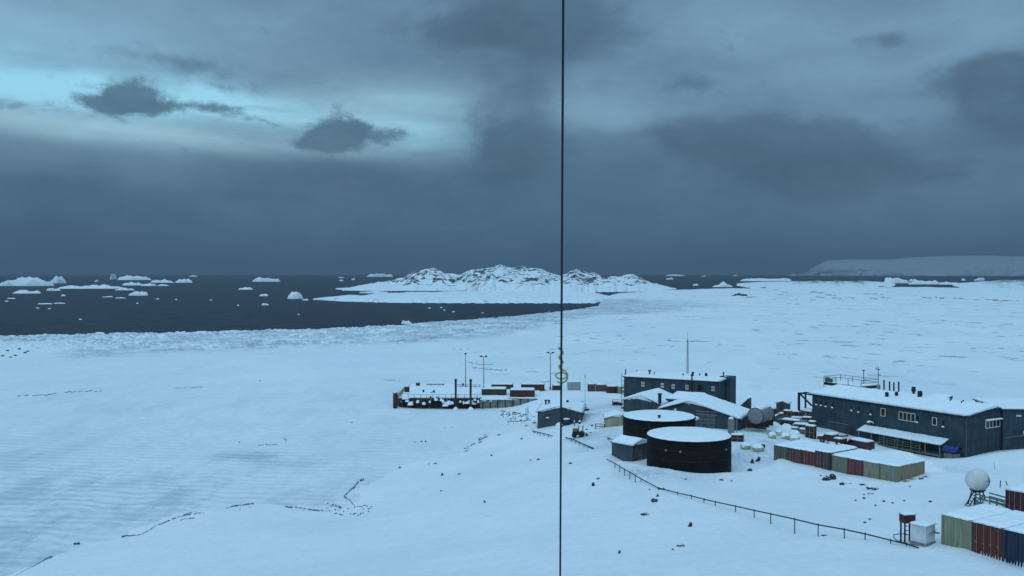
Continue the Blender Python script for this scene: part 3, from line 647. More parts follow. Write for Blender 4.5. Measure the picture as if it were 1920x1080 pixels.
for px, h, r, cr, y in [(1173,1.2,.12,0,1.5),(1218,1.0,.14,.34,4),(1227,.7,.08,.12,4),(1281,.5,.12,.2,5),(1299,.95,.2,.3,5),(1312,.6,.08,.2,6),(1324,.75,.24,.3,6),(1356.5,1.2,.13,.15,6),(1194,.4,.1,0,8)]: roofvent(t, WG, px, h, r, y, capr=cr)
b = MB()
for k in range(7):
    z = .2 + k * .95; b.box(-1.0, 0, 1.0, 2.6, z, z + .1)
b.bar((-.95, 1.05, -1), (-.95, 1.05, 7.4), .05); b.bar((-.95, 2.55, -1), (-.95, 2.55, 7.4), .05); st = b.build('external_stair', STEEL, t)
for k in range(1, 7): cap(-1.0, 0, 1.0, 2.6, lambda x, y, k=k: .3 + k * .95, .2, st, name='tread_snow', res=.3, seed=k)
# lattice antenna mast behind it
p = at(1289, 703, 193.5); t = thing('antenna_mast', 'tall thin lattice antenna mast on the roof of the two storey dark building', 'antenna', (p.x, p.y, 12.7))
mh = at(1289, 636, 193.5).z - 12.7; th_ = at(1289, 622, 193.5).z - 12.7; b = MB(); q3 = [(.2 * math.cos(a), .2 * math.sin(a)) for a in (0, 2.09, 4.19)]
for x, y in q3: b.bar((x, y, 0), (x * .6, y * .6, mh), .055, 5)
for k in range(16):
    z0, z1 = mh * k / 16, mh * (k + 1) / 16
    for i in range(3):
        a_, c_ = q3[i], q3[(i + 1) % 3]; b.bar((a_[0], a_[1], z0), (c_[0] * .9, c_[1] * .9, z1), .022, 4)
b.build('lattice', GALV, t); MB().bar((0, 0, mh), (0, 0, th_), .035, 5).build('whip', GALV, t)
# ---- left gable building
e1 = P(1169, 748.5, 11.1); WL = Wall(e1.x, e1.y, 7.2, WG.u[0], WG.u[1]); tw = WL.t(1240, 753); tp = WL.t(1203, 744)
t = thing('gabled_shed', 'dark gabled shed with a snowy roof directly behind the rear black tank', 'building', WL.loc(), WL.rz)
gable(t, [(0, 3.75), (tp, 4.75), (tw, 3.3)], 0, 9.5, -1.5, SLATE2, seed=5)
b = MB(); ch = WL.t(1237.5, 750); b.bar((ch, -.1, 3.2), (ch, -.1, 5.2), .3, 10); b.bar((ch, -.1, 5.2), (ch, -.1, 5.4), .42, 10); b.build('chimney', STEEL, t)
MB().box(tw - .9, tw + 6.0, 3.5, 9, -1.5, 3.9).build('link_wall', SLATE, t)
rf = MB().box(tw - .2, tw + 5.6, 3.3, 9.2, 3.92, 4.08).build('link_roof', TRIM, t); cap(tw - .2, tw + 5.6, 3.3, 9.2, lambda x, y: 4.08 + (y - 3.3) * .10, .22, rf, seed=8)
# ---- big gabled garage
e1 = P(1239, 765, 11.0); WB = Wall(e1.x, e1.y, 7.8, WG.u[0], WG.u[1]); tw = WB.t(1385, 783); tp = WB.t(1293, 750)
t = thing('garage_building', 'wide dark garage with an uneven gable and snowy roof right of the rear tank', 'building', WB.loc(), WB.rz)
zpk = at(1293, 750, WB.oy + tp * WB.u[1]).z - 7.8; zr = at(1385, 783, WB.oy + tw * WB.u[1]).z - 7.8
gable(t, [(0, 3.1), (tp, zpk - .25), (tw, zr - .2)], 0, 8.2, -1.6, SLATE2, seed=6, over=.45, snow=.3)
x0, z1 = WB.tz(1309, 772); x1, _ = WB.tz(1341, 776)
d = MB().box(x0, x1, -.06, .0, -1.0, z1).build('garage_door', SHEDG, t); b = MB()
for k in range(1, 5): b.box(x0, x1, -.1, -.06, z1 - k * .62, z1 - k * .62 + .08)
b.build('door_rib', GALV, d)
b = MB(); 
for zz in (0.15, -.35): b.bar((x0 - .3, -.3, z1 + zz), (x1 + .4, -.3, z1 + zz), .07, 6)
b.build('pipe', GALV, t)
x, z = WB.tz(1292, 757); MB().box(x - .15, x + .15, -.14, 0, z - .12, z + .14).build('lamp', PALE, t)
x, z = WB.tz(1268, 768); MB().sphere((x, -.5, z), .28, 12, 8).build('globe', DOMEM, t)
b = MB(); b.bar((x, -.5, z - 1.6), (x, -.5, z - .2), .05); b.build('globe_post', STEEL, t)
x, z = WB.tz(1255, 773); MB().box(x - .5, x + .4, -.05, 0, z - 1.5, z - .1).build('door', TRIM, t)
# small snow capped lean-to before the garage
p = at(1296, 783, 150); t = thing('meter_hut', 'small hut with a thick white snow cap between rear tank and garage door', 'hut', (p.x, p.y, 8.0), WG.rz)
MB().box(-1.1, 1.0, -.9, .9, -.5, 2.1).build('wall', SHEDG, t); rf = MB().box(-1.2, 1.1, -1, 1, 2.11, 2.2).build('roof', TRIM, t); cap(-1.2, 1.1, -1, 1, lambda x, y: 2.2, .5, rf, seed=2, res=.2, edge=.6)
# vertical grey cylinder by the garage corner
p = at(1371, 808, 146.5); p.z = at(1371, 808, 146.5).z; t = thing('upright_gas_cylinder', 'upright grey cylinder wearing a snow cap at the near corner of the garage', 'cylinder', p)
b = MB(); b.lathe([(0.5, -.6), (.52, -.5), (.52, 1.75), (.47, 1.95), (.3, 2.08), (0, 2.12)], n=24); b.build('shell', GALV, t); mound((0, 0, 1.9), .47, .47, .4, 3).build('snow_cap', RSNOW, t)
p = at(1381, 806, 146); t = thing('pipe_post', 'thin grey post standing right beside the upright grey cylinder', 'post', p); b = MB(); b.bar((0, 0, -.5), (0, 0, 1.8), .06); b.bar((-.25, 0, 1.75), (.3, 0, 1.75), .05); b.build('post', GALV, t)
# ---- horizontal tank
p = at(1416, 781, 150); t = thing('horizontal_tank', 'big grey horizontal tank with its round end facing out, right of the garage', 'tank', (p.x, p.y, p.z - 1.35), WG.rz - R(6))
b = MB(); Rr = 1.36
prof = [(0, 0), (.8, .02), (1.2, .06), (Rr, .2), (Rr, 5.2), (1.2, 5.35), (0, 5.4)]
vs = []; fs = []; n = 36
for r, y in prof: vs += [(r * math.cos(2 * math.pi * i / n), y, 1.36 + r * math.sin(2 * math.pi * i / n)) for i in range(n)]
for k in range(len(prof) - 1): fs += [(k * n + i, (k + 1) * n + i, (k + 1) * n + (i + 1) % n, k * n + (i + 1) % n) for i in range(n)]
b.add(vs, fs, True); b.build('shell', GALV, t); MB().torus((0, .16, 1.36), Rr, .05, (0, 1, 0), 36).build('rim', STEEL, t)
for y in (.5, 2.6, 4.7): MB().prism([(-1.35, -.7), (1.35, -.7), (1.45, .55), (.9, .25), (0, .02), (-.9, .25), (-1.45, .55)], 'y', y, y + .25).build('cradle', RUST, t)
b = MB(); b.box(-1.7, 1.9, -.4, .1, -.55, -.3); b.build('skid', STEEL, t)
cap(-.85, .85, .25, 5.2, lambda x, y: 1.36 + math.sqrt(max(0, 1.36 ** 2 - x * x)) - .02, .22, t, name='snow_cap', seed=7, res=.2)
# ---- black tanks
def bigtank(c, r, ztop, zbot, label, seed, extra):
    t = thing('fuel_tank', label, 'storage tank', (c.x, c.y, zbot)); h = ztop - zbot; b = MB()
    b.lathe([(r, -1), (r, h)], n=96); b.build('shell', TANK, t)
    b = MB()
    for k in range(1, 4): b.lathe([(r + .005, h * k / 4 - .03), (r + .03, h * k / 4 - .02), (r + .03, h * k / 4 + .02), (r + .005, h * k / 4 + .03)], n=96)
    b.build('weld_seam', STEEL, t)
    b = MB(); b.lathe([(r, h - .22), (r + .10, h - .2), (r + .10, h), (r - .25, h + .02)], n=96); b.build('rim', TANK, t)
    vs = []; fs = []; n, m = 96, 16
    for j in range(m + 1):
        q = j / m; rr = r - .02 - (r - .02) * (q ** 1.3)
        for i in range(n):
            a = 2 * math.pi * i / n; x, y = rr * math.cos(a), rr * math.sin(a)
            z = h + .04 + min(1, q * m / 1.6) ** .5 * .14 + .35 * (1 - (rr / r) ** 2) + .06 * mn.noise((x * .5 + seed, y * .5, seed)) * min(1, q * 5) + (.035 * mn.noise((a * 9, seed, 1)) if j == 0 else 0)
            vs.append((x, y, z))
    for j in range(m):
        for i in range(n): fs.append((j * n + i, j * n + (i + 1) % n, (j + 1) * n + (i + 1) % n, (j + 1) * n + i))
    MB().add(vs, fs, True).build('roof_snow', RSNOW, t)
    for k, (x, y, hh, rr) in enumerate(extra):
        b = MB(); b.bar((x, y, h), (x, y, h + hh), rr, 10); b.bar((x, y, h + hh * .8), (x, y, h + hh), rr * 1.5, 10); b.build('vent', STEEL, t)
    return t
t1 = bigtank(TANKC, 5.66, 12.1, 6.9, 'nearer and larger looking of the two round black tanks, its top covered with snow', 2, [(-1.5, 5.2, .3, .12), (-4.9, 3.1, .45, .15), (.1, 1.2, .25, .06)])
b = MB()
for a in (-2.3, -1.95, -.75):
    b.bar((5.66 * math.cos(a), 5.66 * math.sin(a), 3.9), (5.8 * math.cos(a), 5.8 * math.sin(a), 3.9), .14, 8)
b.build('nozzle', GALV, t1)
T2 = P(1235.5, 780, 11.5); t2 = bigtank(T2, 5.66, 11.5, 6.9, 'farther black round tank with a snowy lid, left of and partly behind the nearer one', 5, [(-.6, -4.0, .75, .18), (-2.9, -.5, .35, .06), (-2.4, -.9, .4, .06), (-1.2, 1.0, .3, .05), (2.9, 3.0, .3, .08)])
# ---- grey shed left of the near tank
n0 = P(1186, 861, 7.9); t = thing('tank_shed', 'small grey shed with a snowy gable roof left of the nearer black tank', 'shed', (n0.x, n0.y, 7.0), R(42))
gable(t, [(0, 2.75), (1.9, 3.35), (3.8, 2.75)], 0, 3.9, -1, SLATE2, over=.15, seed=9, snow=.16, res=.25)
MB().box(1.2, 2.1, -.05, 0, -.5, 2.1).build('door', SHEDG, t)
# ---- pale corrugated shed left of the rear tank
n0 = P(1134, 803, 6.6); t = thing('pale_shed', 'low pale yellow corrugated shed with a snowy roof left of the farther black tank', 'shed', (n0.x, n0.y, 5.6), R(-4))
gable(t, [(0, 2.7), (2.2, 3.3), (4.4, 2.9)], 0, 4.5, -1, CREAM, over=.2, seed=10, snow=.22, res=.3)
# ---- boathouse
e1 = P(1008, 772, 7.3); WH = Wall(e1.x, e1.y, 4.6, 1, -.13); tw = WH.t(1090, 771); tp = WH.t(1048, 761)
t = thing('boathouse', 'low wide blue grey boathouse with a snowy gable roof behind the spiral tied wire', 'building', WH.loc(), WH.rz)
gable(t, [(0, 2.65), (tp, 3.75), (tw, 2.6)], 0, 12.0, -2, SLATE2, seed=12, over=.35, snow=.22, res=.5)
for px, py in ((1044, 765), (1066, 768), (1068, 764)):
    x, z = WH.tz(px, py); MB().box(x - .2, x + .2, -.12, 0, z - .08, z + .08).build('wall_lamp', PALE, t)
x, z = WH.tz(1067, 779); dd = MB().box(x - 1.3, x + 1.3, -.06, 0, -1.5, z + .5).build('boat_door', SLATE, t)
window(t, WH, 1027, 779, 8, 6, frame=TRIM)
for px in (1018, 1024, 1060): 
    b = MB(); xx = WH.t(px, 755); b.bar((xx, 6, 2.9), (xx, 6, 4.2), .16, 8); b.bar((xx, 6, 3.9), (xx, 6, 4.2), .26, 8); b.build('roof_vent', STEEL, t)
# ---- main laboratory building
l = P(1523, 739, 12.2); r = P(1812, 781, 12.2); WM = Wall(l.x, l.y, 6.0, r.x - l.x, r.y - l.y); LM = math.hypot(r.x - l.x, r.y - l.y)
t = thing('laboratory_building', 'largest building, long dark slate blue two storey block with a snowy roof at the right', 'building', WM.loc(), WM.rz)
gable(t, [(0, 6.2), (6.8, 7.1), (13.5, 5.6)], 0, LM, -2, SLATE, over=.45, thick=.22, snow=.3, seed=14, alongx=True, res=.5)
LAB = t
for px, py in ((1531,753),(1540,754.5),(1549,756.5),(1561,758.5),(1597,764),(1610,767),(1633,771.5)): window(t, WM, px, py, 5, 9, frame=SLATE2, label='small plain dark window')
window(t, WM, 1656, 773, 9, 15, label='tall window with a pale frame', sill=False); window(t, WM, 1701, 781.5, 31, 16, panes=4, label='row of four panes in one pale frame', sill=False)
window(t, WM, 1720, 784.5, 6, 12, frame=SLATE2); window(t, WM, 1752.5, 790, 9, 15, sill=False, label='tall window with a pale frame'); window(t, WM, 1769, 793, 6, 12, frame=SLATE2)
x, z = WM.tz(1633, 788); o = MB().box(x - .7, x + .7, -.5, 0, z - .45, z - .25).build('vent_hood', TRIM, t); mound((x, -.25, z - .27), .7, .3, .2, 4).build('hood_snow', RSNOW, o)
b = MB(); xa, za = WM.tz(1555, 790); xb, zb = WM.tz(1591, 798); b.bar((xa, -.12, za), (xb, -.12, za), .07); b.build('wall_pipe', GALV, t)
x, z = WM.tz(1597, 809); MB().box(x - .4, x + .4, -.05, 0, z - 1, z + .8).build('door', TRIM, t)
b = MB(); b.box(LM - .02, LM + .06, -.06, .12, -2, 6.1); b.build('corner_trim', SHEDG, t)
# end wall windows
WE = Wall(r.x, r.y, 6.0, WM.v[0], WM.v[1])
et = thing('dummy', 'x', 'x'); 
def endwindow(px, py, w, h, panes):
    t0 = WE.t(px - w / 2, py); t1 = WE.t(px + w / 2, py); tt, z = WE.tz(px, py); hh = h * (WE.oy + tt * WE.u[1]) / F; f = .12; b = MB(); X0 = LM + .01
    b.box(X0, X0 + .08, t0, t1, z - hh / 2, z - hh / 2 + f); b.box(X0, X0 + .08, t0, t1, z + hh / 2 - f, z + hh / 2)
    for k in range(panes + 1): y = t0 + (t1 - t0 - f) * k / panes; b.box(X0, X0 + .07, y, y + f, z - hh / 2 + f, z + hh / 2 - f)
    o = b.build('window', PALE, LAB); o['label'] = 'wide four pane window in the gable end, pale frame'; MB().box(LM - .02, LM + .04, t0 + f, t1 - f, z - hh / 2 + f, z + hh / 2 - f).build('pane', GLASS, o)
    MB().box(LM, LM + .5, t0 - .1, t1 + .1, z + hh / 2 + .02, z + hh / 2 + .08).build('window_hood', PALE, o); cap(LM, LM + .5, t0 - .1, t1 + .1, lambda x, y: z + hh / 2 + .08, .16, o, name='hood_snow', res=.15, seed=3)
bpy.data.objects.remove(et)
endwindow(1861, 794.5, 27, 15, 4)
# rear wing cutting the gable end
x0 = WE.t(1877, 790); 
wg = P(1877, 790, 9); zt = at(1877, 768, wg.y).z
yw = WE.oy + x0 * WE.u[1]; xw = WE.ox + x0 * WE.u[0]; zt = at(1877, 768, yw - .5).z - 6.0
t = thing('laboratory_wing', 'dark slate wing joined to the gable end of the long building at the right edge', 'building', (xw, yw - .5, 6.0), R(-6))
MB().box(0, 14, 0, 11, -2, zt).build('wall', SLATE, t); rf = MB().box(-.3, 14.2, -.35, 11.2, zt + .01, zt + .2).build('roof', TRIM, t); cap(-.3, 14.2, -.35, 11.2, lambda x, y: zt + .2, .24, rf, seed=15)
MB().box(2.0, 2.7, -.12, 0, zt - 1.05, zt - .8).build('wall_lamp', PALE, t)
b = MB(); b.bar((.2, -.12, 2.2), (3.0, -.12, 2.7), .05); b.bar((2.9, -.12, 2.6), (3.2, -.5, 3.1), .06); b.build('wall_pipe', GALV, t); b = MB(); b.sphere((3.1, -.6, 3.2), .32, 12, 8, (1, .4, 1.4)); b.build('wall_dish', DOMEM, t)
# steel landing at the far left end
zt_ = 6.1; b = MB(); w_ = 2.9
t = thing('steel_landing', 'black steel frame with a diagonal brace on the left end of the long building', 'steel frame', WM.w(0, 0), WM.rz)
x0 = WM.t(1498, 740) ; x0 = max(-7.5, min(-2.0, x0)); zb = 2.9
b.box(x0 - .18, x0 + .18, -.15, .15, zb, 6.15); b.box(x0 + .12, -.02, -.12, .12, 5.95, 6.15); b.box(x0 - .12, x0 + .12, 1.6, 1.84, zb, 6.15); b.box(x0 + .12, -.02, 1.6, 1.84, 5.95, 6.15); b.box(x0 - .1, x0 + .1, .12, 1.6, 5.95, 6.12)
b.bar((x0 + .3, 0, 5.9), (-.1, 0, zb + 1.2), .17, 4); b.bar((x0 + 2.0, 0, zb), (-.4, 0, -.6), .18, 4); b.build('frame', TRIM, t)
fl = MB().box(x0, -.02, -.1, 1.8, zb - .2, zb - .01).build('floor', RUST, t); cap(x0 + .5, -.3, 0, 1.7, lambda x, y: zb, .4, fl, name='floor_snow', res=.25, seed=4)
MB().box(x0 + .2, -.3, .4, 1.5, zb - .5, zb - .21).build('underfloor_crate', WOOD, t)
# porch canopy
t = thing('porch', 'long covered porch with snow on its sloping canopy along the front of the largest building', 'porch', WM.w(0, 0), WM.rz)
x0 = WM.t(1622, 798); x1 = WM.t(1780, 830); _, zc0 = WM.tz(1700, 815); dpt = 2.1
zhi = WM.tz(1640, 799)[1]; zlo = zhi - .75
b = MB(); b.prism([(-.02, zhi - .1), (-.02, zhi), (-dpt, zlo), (-dpt, zlo - .14)], 'x', x0, x1); rf = b.build('canopy', SHEDG, t)
cap(x0, x1, -dpt, -.03, lambda x, y: zhi + (zhi - zlo) * y / dpt, .13, rf, name='canopy_snow', res=.22, seed=18, edge=.3, wob=.5)
npst = 7
for k in range(npst):
    x = x0 + .3 + (x1 - x0 - .6) * k / (npst - 1); MB().box(x - .07, x + .07, -dpt + .1, -dpt + .24, -1.5, zlo - .16).build('post', WOOD, t)
b = MB(); 
for zz in (.35, .7, 1.05): b.box(x0 + 4.5, x1 - 3.4, -dpt - .02, -dpt + .06, zz, zz + .08)
xx = x0 + 4.5
while xx < x1 - 3.4: b.box(xx, xx + .1, -dpt - .06, -dpt - .02, -.4, 1.2); xx += 1.5
b.build('railing', GREENW, t); MB().box(x0 + 4.3, x1, -dpt, -.02, -.3, -.1).build('deck', GREENW, t)
MB().box(x1 - 5.2, x1 - 4.1, -.07, 0, 0, 2.0).build('door', RUST, t)
# roof equipment on the laboratory
ZR = lambda y: 7.1 + .5 - (abs(y - 6.8) * (.13 if y < 6.8 else .22))
def lab_at(px, y): return along((WM.ox + WM.v[0] * y, WM.oy + WM.v[1] * y), WM.u, px, 730)
for k, (px, hgt) in enumerate(((1657.5, 1.75), (1668, 1.6), (1676, 1.5), (1685, 1.75))):
    y = 8.6; x = lab_at(px, y); w3 = WM.w(x, y, ZR(y) - .4); t = thing('exhaust_stack', 'slim upright exhaust pipe on the laboratory roof, one of four in a row', 'exhaust pipe', w3, 0, 'row of four roof exhaust pipes')
    b = MB(); b.bar((0, 0, 0), (0, 0, hgt + .6), .13, 10); b.build('pipe', STEEL, t); b = MB(); b.bar((0, 0, .3), (0, 0, .42), .22, 10); b.build('flange', STEEL, t)
for lbl, px, y, hgt, r_, cr in (('dark hooded roof vent below the leftmost exhaust pipe', 1663, 3.2, .75, .2, .34), ('dark hooded roof vent below the rightmost exhaust pipe', 1681, 4.4, .7, .18, .30), ('pinkish grey round topped vent left of the exhaust pipes', 1647, 8.2, .85, .34, 0), ('tall dark mushroom vent between the exhaust pipes and the skylight', 1713, 8.0, 1.35, .22, .38), ('squat dark vent on a wide base beside the skylight', 1725, 5.8, .95, .36, .42)):
    x = lab_at(px, y); t = thing('roof_vent', lbl, 'vent', WM.w(x, y, ZR(y) - .3), WM.rz); b = MB(); b.bar((0, 0, 0), (0, 0, hgt + .2), r_, 12, r_ * .9)
    if cr: b.bar((0, 0, hgt * .6), (0, 0, hgt + .25), cr, 12, cr * .85)
    else: b.sphere((0, 0, hgt + .15), r_, 12, 8)
    b.build('stack', STEEL if 'pink' not in lbl else GALV, t); b = MB(); b.bar((0, 0, .05), (0, 0, .3), r_ * 2.2 if 'wide' in lbl else r_ * 1.4, 12, r_ * 1.2); b.build('flashing', TRIM, t)
x = lab_at(1760, 8.0); t = thing('skylight', 'snow covered wedge shaped skylight at the right of the laboratory roof', 'skylight', WM.w(x, 8.0, ZR(8) - .3), WM.rz)
MB().prism([(-1.4, 0), (1.4, 0), (1.4, .75), (-1.4, .15)], 'x', -1.6, 1.6).build('body', TRIM, t); cap(-1.6, 1.6, -1.4, 1.4, lambda x, y: .16 + (y + 1.4) * .214, .14, t, name='snow_cover', res=.25, seed=5)
for i, (px, y) in enumerate(((1782,5.8),(1784,6.4),(1803,5.4),(1806,6.2),(1842,6.5))):
    x = lab_at(px, y); t = thing('roof_stub', 'small dark pipe stub poking from the snow on the right of the laboratory roof', 'pipe stub', WM.w(x, y, ZR(y) - .25), 0, 'pipe stubs on the laboratory roof'); b = MB(); b.bar((0, 0, 0), (0, 0, .42), .09, 8); b.bar((0, 0, .36), (0, 0, .46), .14, 8); b.build('stub', STEEL, t)
# railed roof platform
x = lab_at(1553, 8.5); xe = lab_at(1623, 8.5); t = thing('roof_platform', 'railed steel platform with instruments on the far left of the laboratory roof', 'platform', WM.w(x, 8.5, ZR(8.5) - .25), WM.rz)
L_ = xe - x; b = MB(); D_ = 3.4
MB().box(0, L_, -1.2, D_, .12, .62).build('deck', STEEL, t); cap(.1, L_ - .1, -1.1, D_ - .1, lambda x, y: .62, .07, t, name='deck_snow', res=.35, seed=6)
for px_ in (0, L_ * .33, L_ * .66, L_):
    for y in (-1.2, D_): MB().bar((px_, y, -.3), (px_, y, 1.75), .055, 6).build('post', GREENW, t)
for zz in (1.2, 1.72):
    b.bar((0, -1.2, zz), (L_ * .35, -1.2, zz), .045); b.bar((0, D_, zz), (L_, D_, zz), .045); b.bar((0, -1.2, zz), (0, D_, zz), .045); b.bar((L_, -1.2, zz), (L_, D_, zz), .045)
b.build('railing', GREENW, t)
b = MB(); b.bar((L_ * .62, D_, .6), (L_ * .62, D_, 2.9), .06); b.lathe([(0, 2.9), (.28, 3.0), (.28, 3.1), (0, 3.15)], (L_ * .62, D_, 0), 12); b.build('instrument', STEEL, t)
b = MB(); b.bar((L_, D_, .6), (L_, D_, 4.0), .06); b.bar((L_ - .4, D_, 3.6), (L_ + .4, D_, 3.5), .08); b.bar((L_, D_, 2.5), (L_ + .5, D_, 2.5), .08); b.bar((L_ - .5, D_, 3.3), (L_ - .5, D_, 4.2), .03); b.build('sensor_mast', STEEL, t)
b = MB(); b.box(.1, .7, -1.0, -.4, .66, 1.5); b.box(1.0, 1.5, -.9, -.5, .66, 1.3); b.build('equipment_box', GREENW, t)
# ================================================================== CONTAINERS
def container(loc, rz, colr, label, Wd=2.42, L=6.06, Ht=2.6, name='shipping_container', doors=True, snow=.3, doorc=None, seed=1, group=None, teeth=False, opn=''):
    t = thing(name, label, 'container', loc, rz, group); m = CC[colr]; dm = CC[doorc] if doorc else m
    pts = []; n = int(L / .28)
    def zig(a, bq, steps, off):
        out = []
        for i in range(steps):
            for q, o_ in ((0, 0), (.25, off), (.5, off), (.75, 0)): out.append(((i + q) / steps, o_))
        return out
    pts = [(0.04, 0.03)]
    if not doors:
        pts += [(0.06 + (Wd - .12) * q, .03 + o_) for q, o_ in zig(0, 0, 9, .045)]
    pts += [(Wd - .04, .03)]; pts += [(Wd - .04 - o_, .06 + (L - .12) * q) for q, o_ in zig(0, 0, n, .045)]; pts += [(Wd - .04, L - .03), (.04, L - .03)]
    pts += [(.04 + o_, L - .06 - (L - .12) * q) for q, o_ in zig(0, 0, n, .045)]
    MB().prism(pts, 'z', .1, Ht - .06).build('body', m, t)
    b = MB(); e = .12
    for x in (0, Wd - e):
        for y in (0, L - e): b.box(x, x + e, y, y + e, 0, Ht)
    for z in (0, Ht - e):
        for x in (0, Wd - .06): b.box(x, x + .06, e, L - e, z, z + e - .003)
        for y in (0, L - .06): b.box(e, Wd - e, y, y + .06, z, z + e - .003)
    b.build('frame', m if not doors else (CC['dgrey'] if colr in ('brown', 'red', 'orange', 'maroon') else m), t)
    if doors:
        for k in (0, 1):
            x0 = .13 + k * (Wd - .26) / 2 + .01; x1 = x0 + (Wd - .26) / 2 - .02
            d = MB().box(x0, x1, -.015, .028, .14, Ht - .14).build('door', dm, t); b = MB()
            for xx in (x0 + .28, x1 - .28): b.bar((xx, -.045, .15), (xx, -.045, Ht - .15), .022, 6); b.box(xx - .14, xx + .05, -.06, -.015, 1.0, 1.05)
            b.build('locking_bar', GALV, d)
    if snow: cap(0, Wd, 0, L, lambda x, y: Ht, snow, t, name='snow_cover', res=.3, seed=seed, edge=.3, over=.05, wob=.35, opn=opn)
    if teeth:
        b = MB(); rr = random.Random(seed)
        x = .1
        while x < Wd: b.bar((x, -.08, teeth - .3), (x + .02, -.03, teeth + rr.uniform(.0, .34)), .075, 6, .01); x += .235
        b.build('snow_fringe', RSNOW, t)
    return t
c0 = P(1683, 874, 10.35); c1 = P(1451, 833.5, 10.15); dx, dy = c1.x - c0.x, c1.y - c0.y; LL = math.hypot(dx, dy); ur = (-dx / LL, -dy / LL); rzr = math.atan2(ur[1], ur[0])
ROW = [(1450,1472,'olive',None,0,'olive green container at the far left end of the row of eight'),(1472,1497,'maroon',None,0,'faded maroon container second from the left in the row of eight'),(1497,1528,'red',None,0,'brightest red container in the row, left of the raised dark one'),
       (1529,1557,'brown',None,.32,'dark maroon container sitting higher than its neighbours in the row'),(1557,1585,'sage',None,0,'pale sage green container right of the raised dark maroon one'),(1585,1616,'red',None,-.02,'dull red container between sage green and beige ones in the row'),
       (1616,1650,'beige',None,-.03,'beige container in the row with a dark gap on its right'),(1650,1683,'tan','grey',0,'tan container at the near right end of the row, its long side showing')]
pos = 0
for i, (a, c, col_, dc, dz, lb) in enumerate(ROW):
    tmid = (along((c1.x, c1.y), ur, a, 850) ); wd = 2.36
    x = LL * i / 8; z = 10.15 + (10.35 - 10.15) * i / 8
    px_, py_ = c1.x + ur[0] * x, c1.y + ur[1] * x
    if dz > .1: px_ += ur[1] * .35; py_ -= ur[0] * .35
    container((px_, py_, z - 2.6 + dz), rzr, col_, lb, Wd=LL / 8 - .03 - (.1 if col_ == 'beige' else 0), doorc=dc, seed=20 + i, snow=.20 if dz < .1 else .20, opn='lr' if 0 < i < 7 else ('r' if i == 0 else 'l'))
# foreground right containers
q0 = P(1765, 963, 14.0); q1 = P(1883, 991, 14.0); dx, dy = q1.x - q0.x, q1.y - q0.y; LL2 = math.hypot(dx, dy); uf = (dx / LL2, dy / LL2); rzf = math.atan2(dy, dx)
for i, (col_, lb, drs) in enumerate((('pgreen', 'pale green corrugated container at the lower right beside the small white hut', False), ('orange', 'rust orange container with door bars between the pale green and dark blue ones', True), ('blue', 'dark navy blue container cut by the lower right edge of the photo', False), ('dgrey', 'dark grey container beyond the navy one, mostly outside the frame', False))):
    if i == 3: break
    x = LL2 / 2 * i; container((q0.x + uf[0] * x, q0.y + uf[1] * x, 11.4), rzf, col_, lb, Wd=LL2 / 2 - .03, doors=drs, seed=40 + i, snow=.15, teeth=.06 if i else False, opn='lr' if i else 'r')
q2 = P(1885, 917, 12.7); container((q2.x, q2.y, 10.1), rzf + R(4), 'dred', 'dark wine red container at the right edge beside the white sphere walkway', doors=True, seed=50, snow=.2)
q3 = Vector((q2.x + math.cos(rzf) * 2.5, q2.y + math.sin(rzf) * 2.5, 10.1)); container(q3, rzf + R(4), 'brown', 'brown container just right of the wine red one, cut by the right edge', doors=True, seed=51, snow=.2)
# pier containers
def pcont(px, py, wpx, zb, rzd, colr, lb, doors=False, Ht=2.0, L=None, Wd=None, seed=1, snow=.22):
    p = P(px, py, zb); Wd = Wd or wpx * p.y / F; return container((p.x, p.y, zb - .3), R(rzd), colr, lb, Wd=Wd, L=L or 2.44, Ht=Ht, doors=doors, seed=seed, snow=snow)
pcont(903, 741, 46, 2.9, -2, 'dgrey', 'dark grey low container on the pier, its left end dark', Ht=1.9, seed=60, L=3.6)
pcont(956, 743, 46, 2.9, -3, 'rust', 'rust red container nearest the pier wall, right of the dark grey one', Ht=1.9, seed=61, L=3.8)
pcont(921, 729, 41, 3.0, -2, 'rust', 'long brown container behind the dark grey one on the pier', Ht=1.5, seed=62, L=3)
pcont(977, 731, 44, 3.0, -2, 'rust', 'rust brown container behind the rust red one on the pier', Ht=1.8, seed=63, L=3)
pcont(1036, 731, 15, 3.1, 0, 'brown', 'small dark brown box at the foot of the right pier lamp', Ht=1.5, seed=64)
pcont(1066, 730, 23, 3.4, 4, 'pale', 'pale grey container right of the wire, alone on the shore', Ht=2.2, seed=65)
pcont(1103, 732, 14, 4.0, 0, 'maroon', 'leftmost maroon container of the three before the two storey building', doors=True, Ht=1.9, seed=66)
pcont(1119, 733, 19, 4.0, 0, 'maroon', 'middle maroon container of the three before the two storey building', doors=True, Ht=1.9, seed=67)
pcont(1139, 738, 19, 4.3, 2, 'rust', 'rust red container nearest the left wall of the two storey building', Ht=2.1, seed=68)
pcont(1159, 737, 12, 4.6, 2, 'beige', 'beige container squeezed against the left wall of the two storey building', Ht=1.9, seed=69)
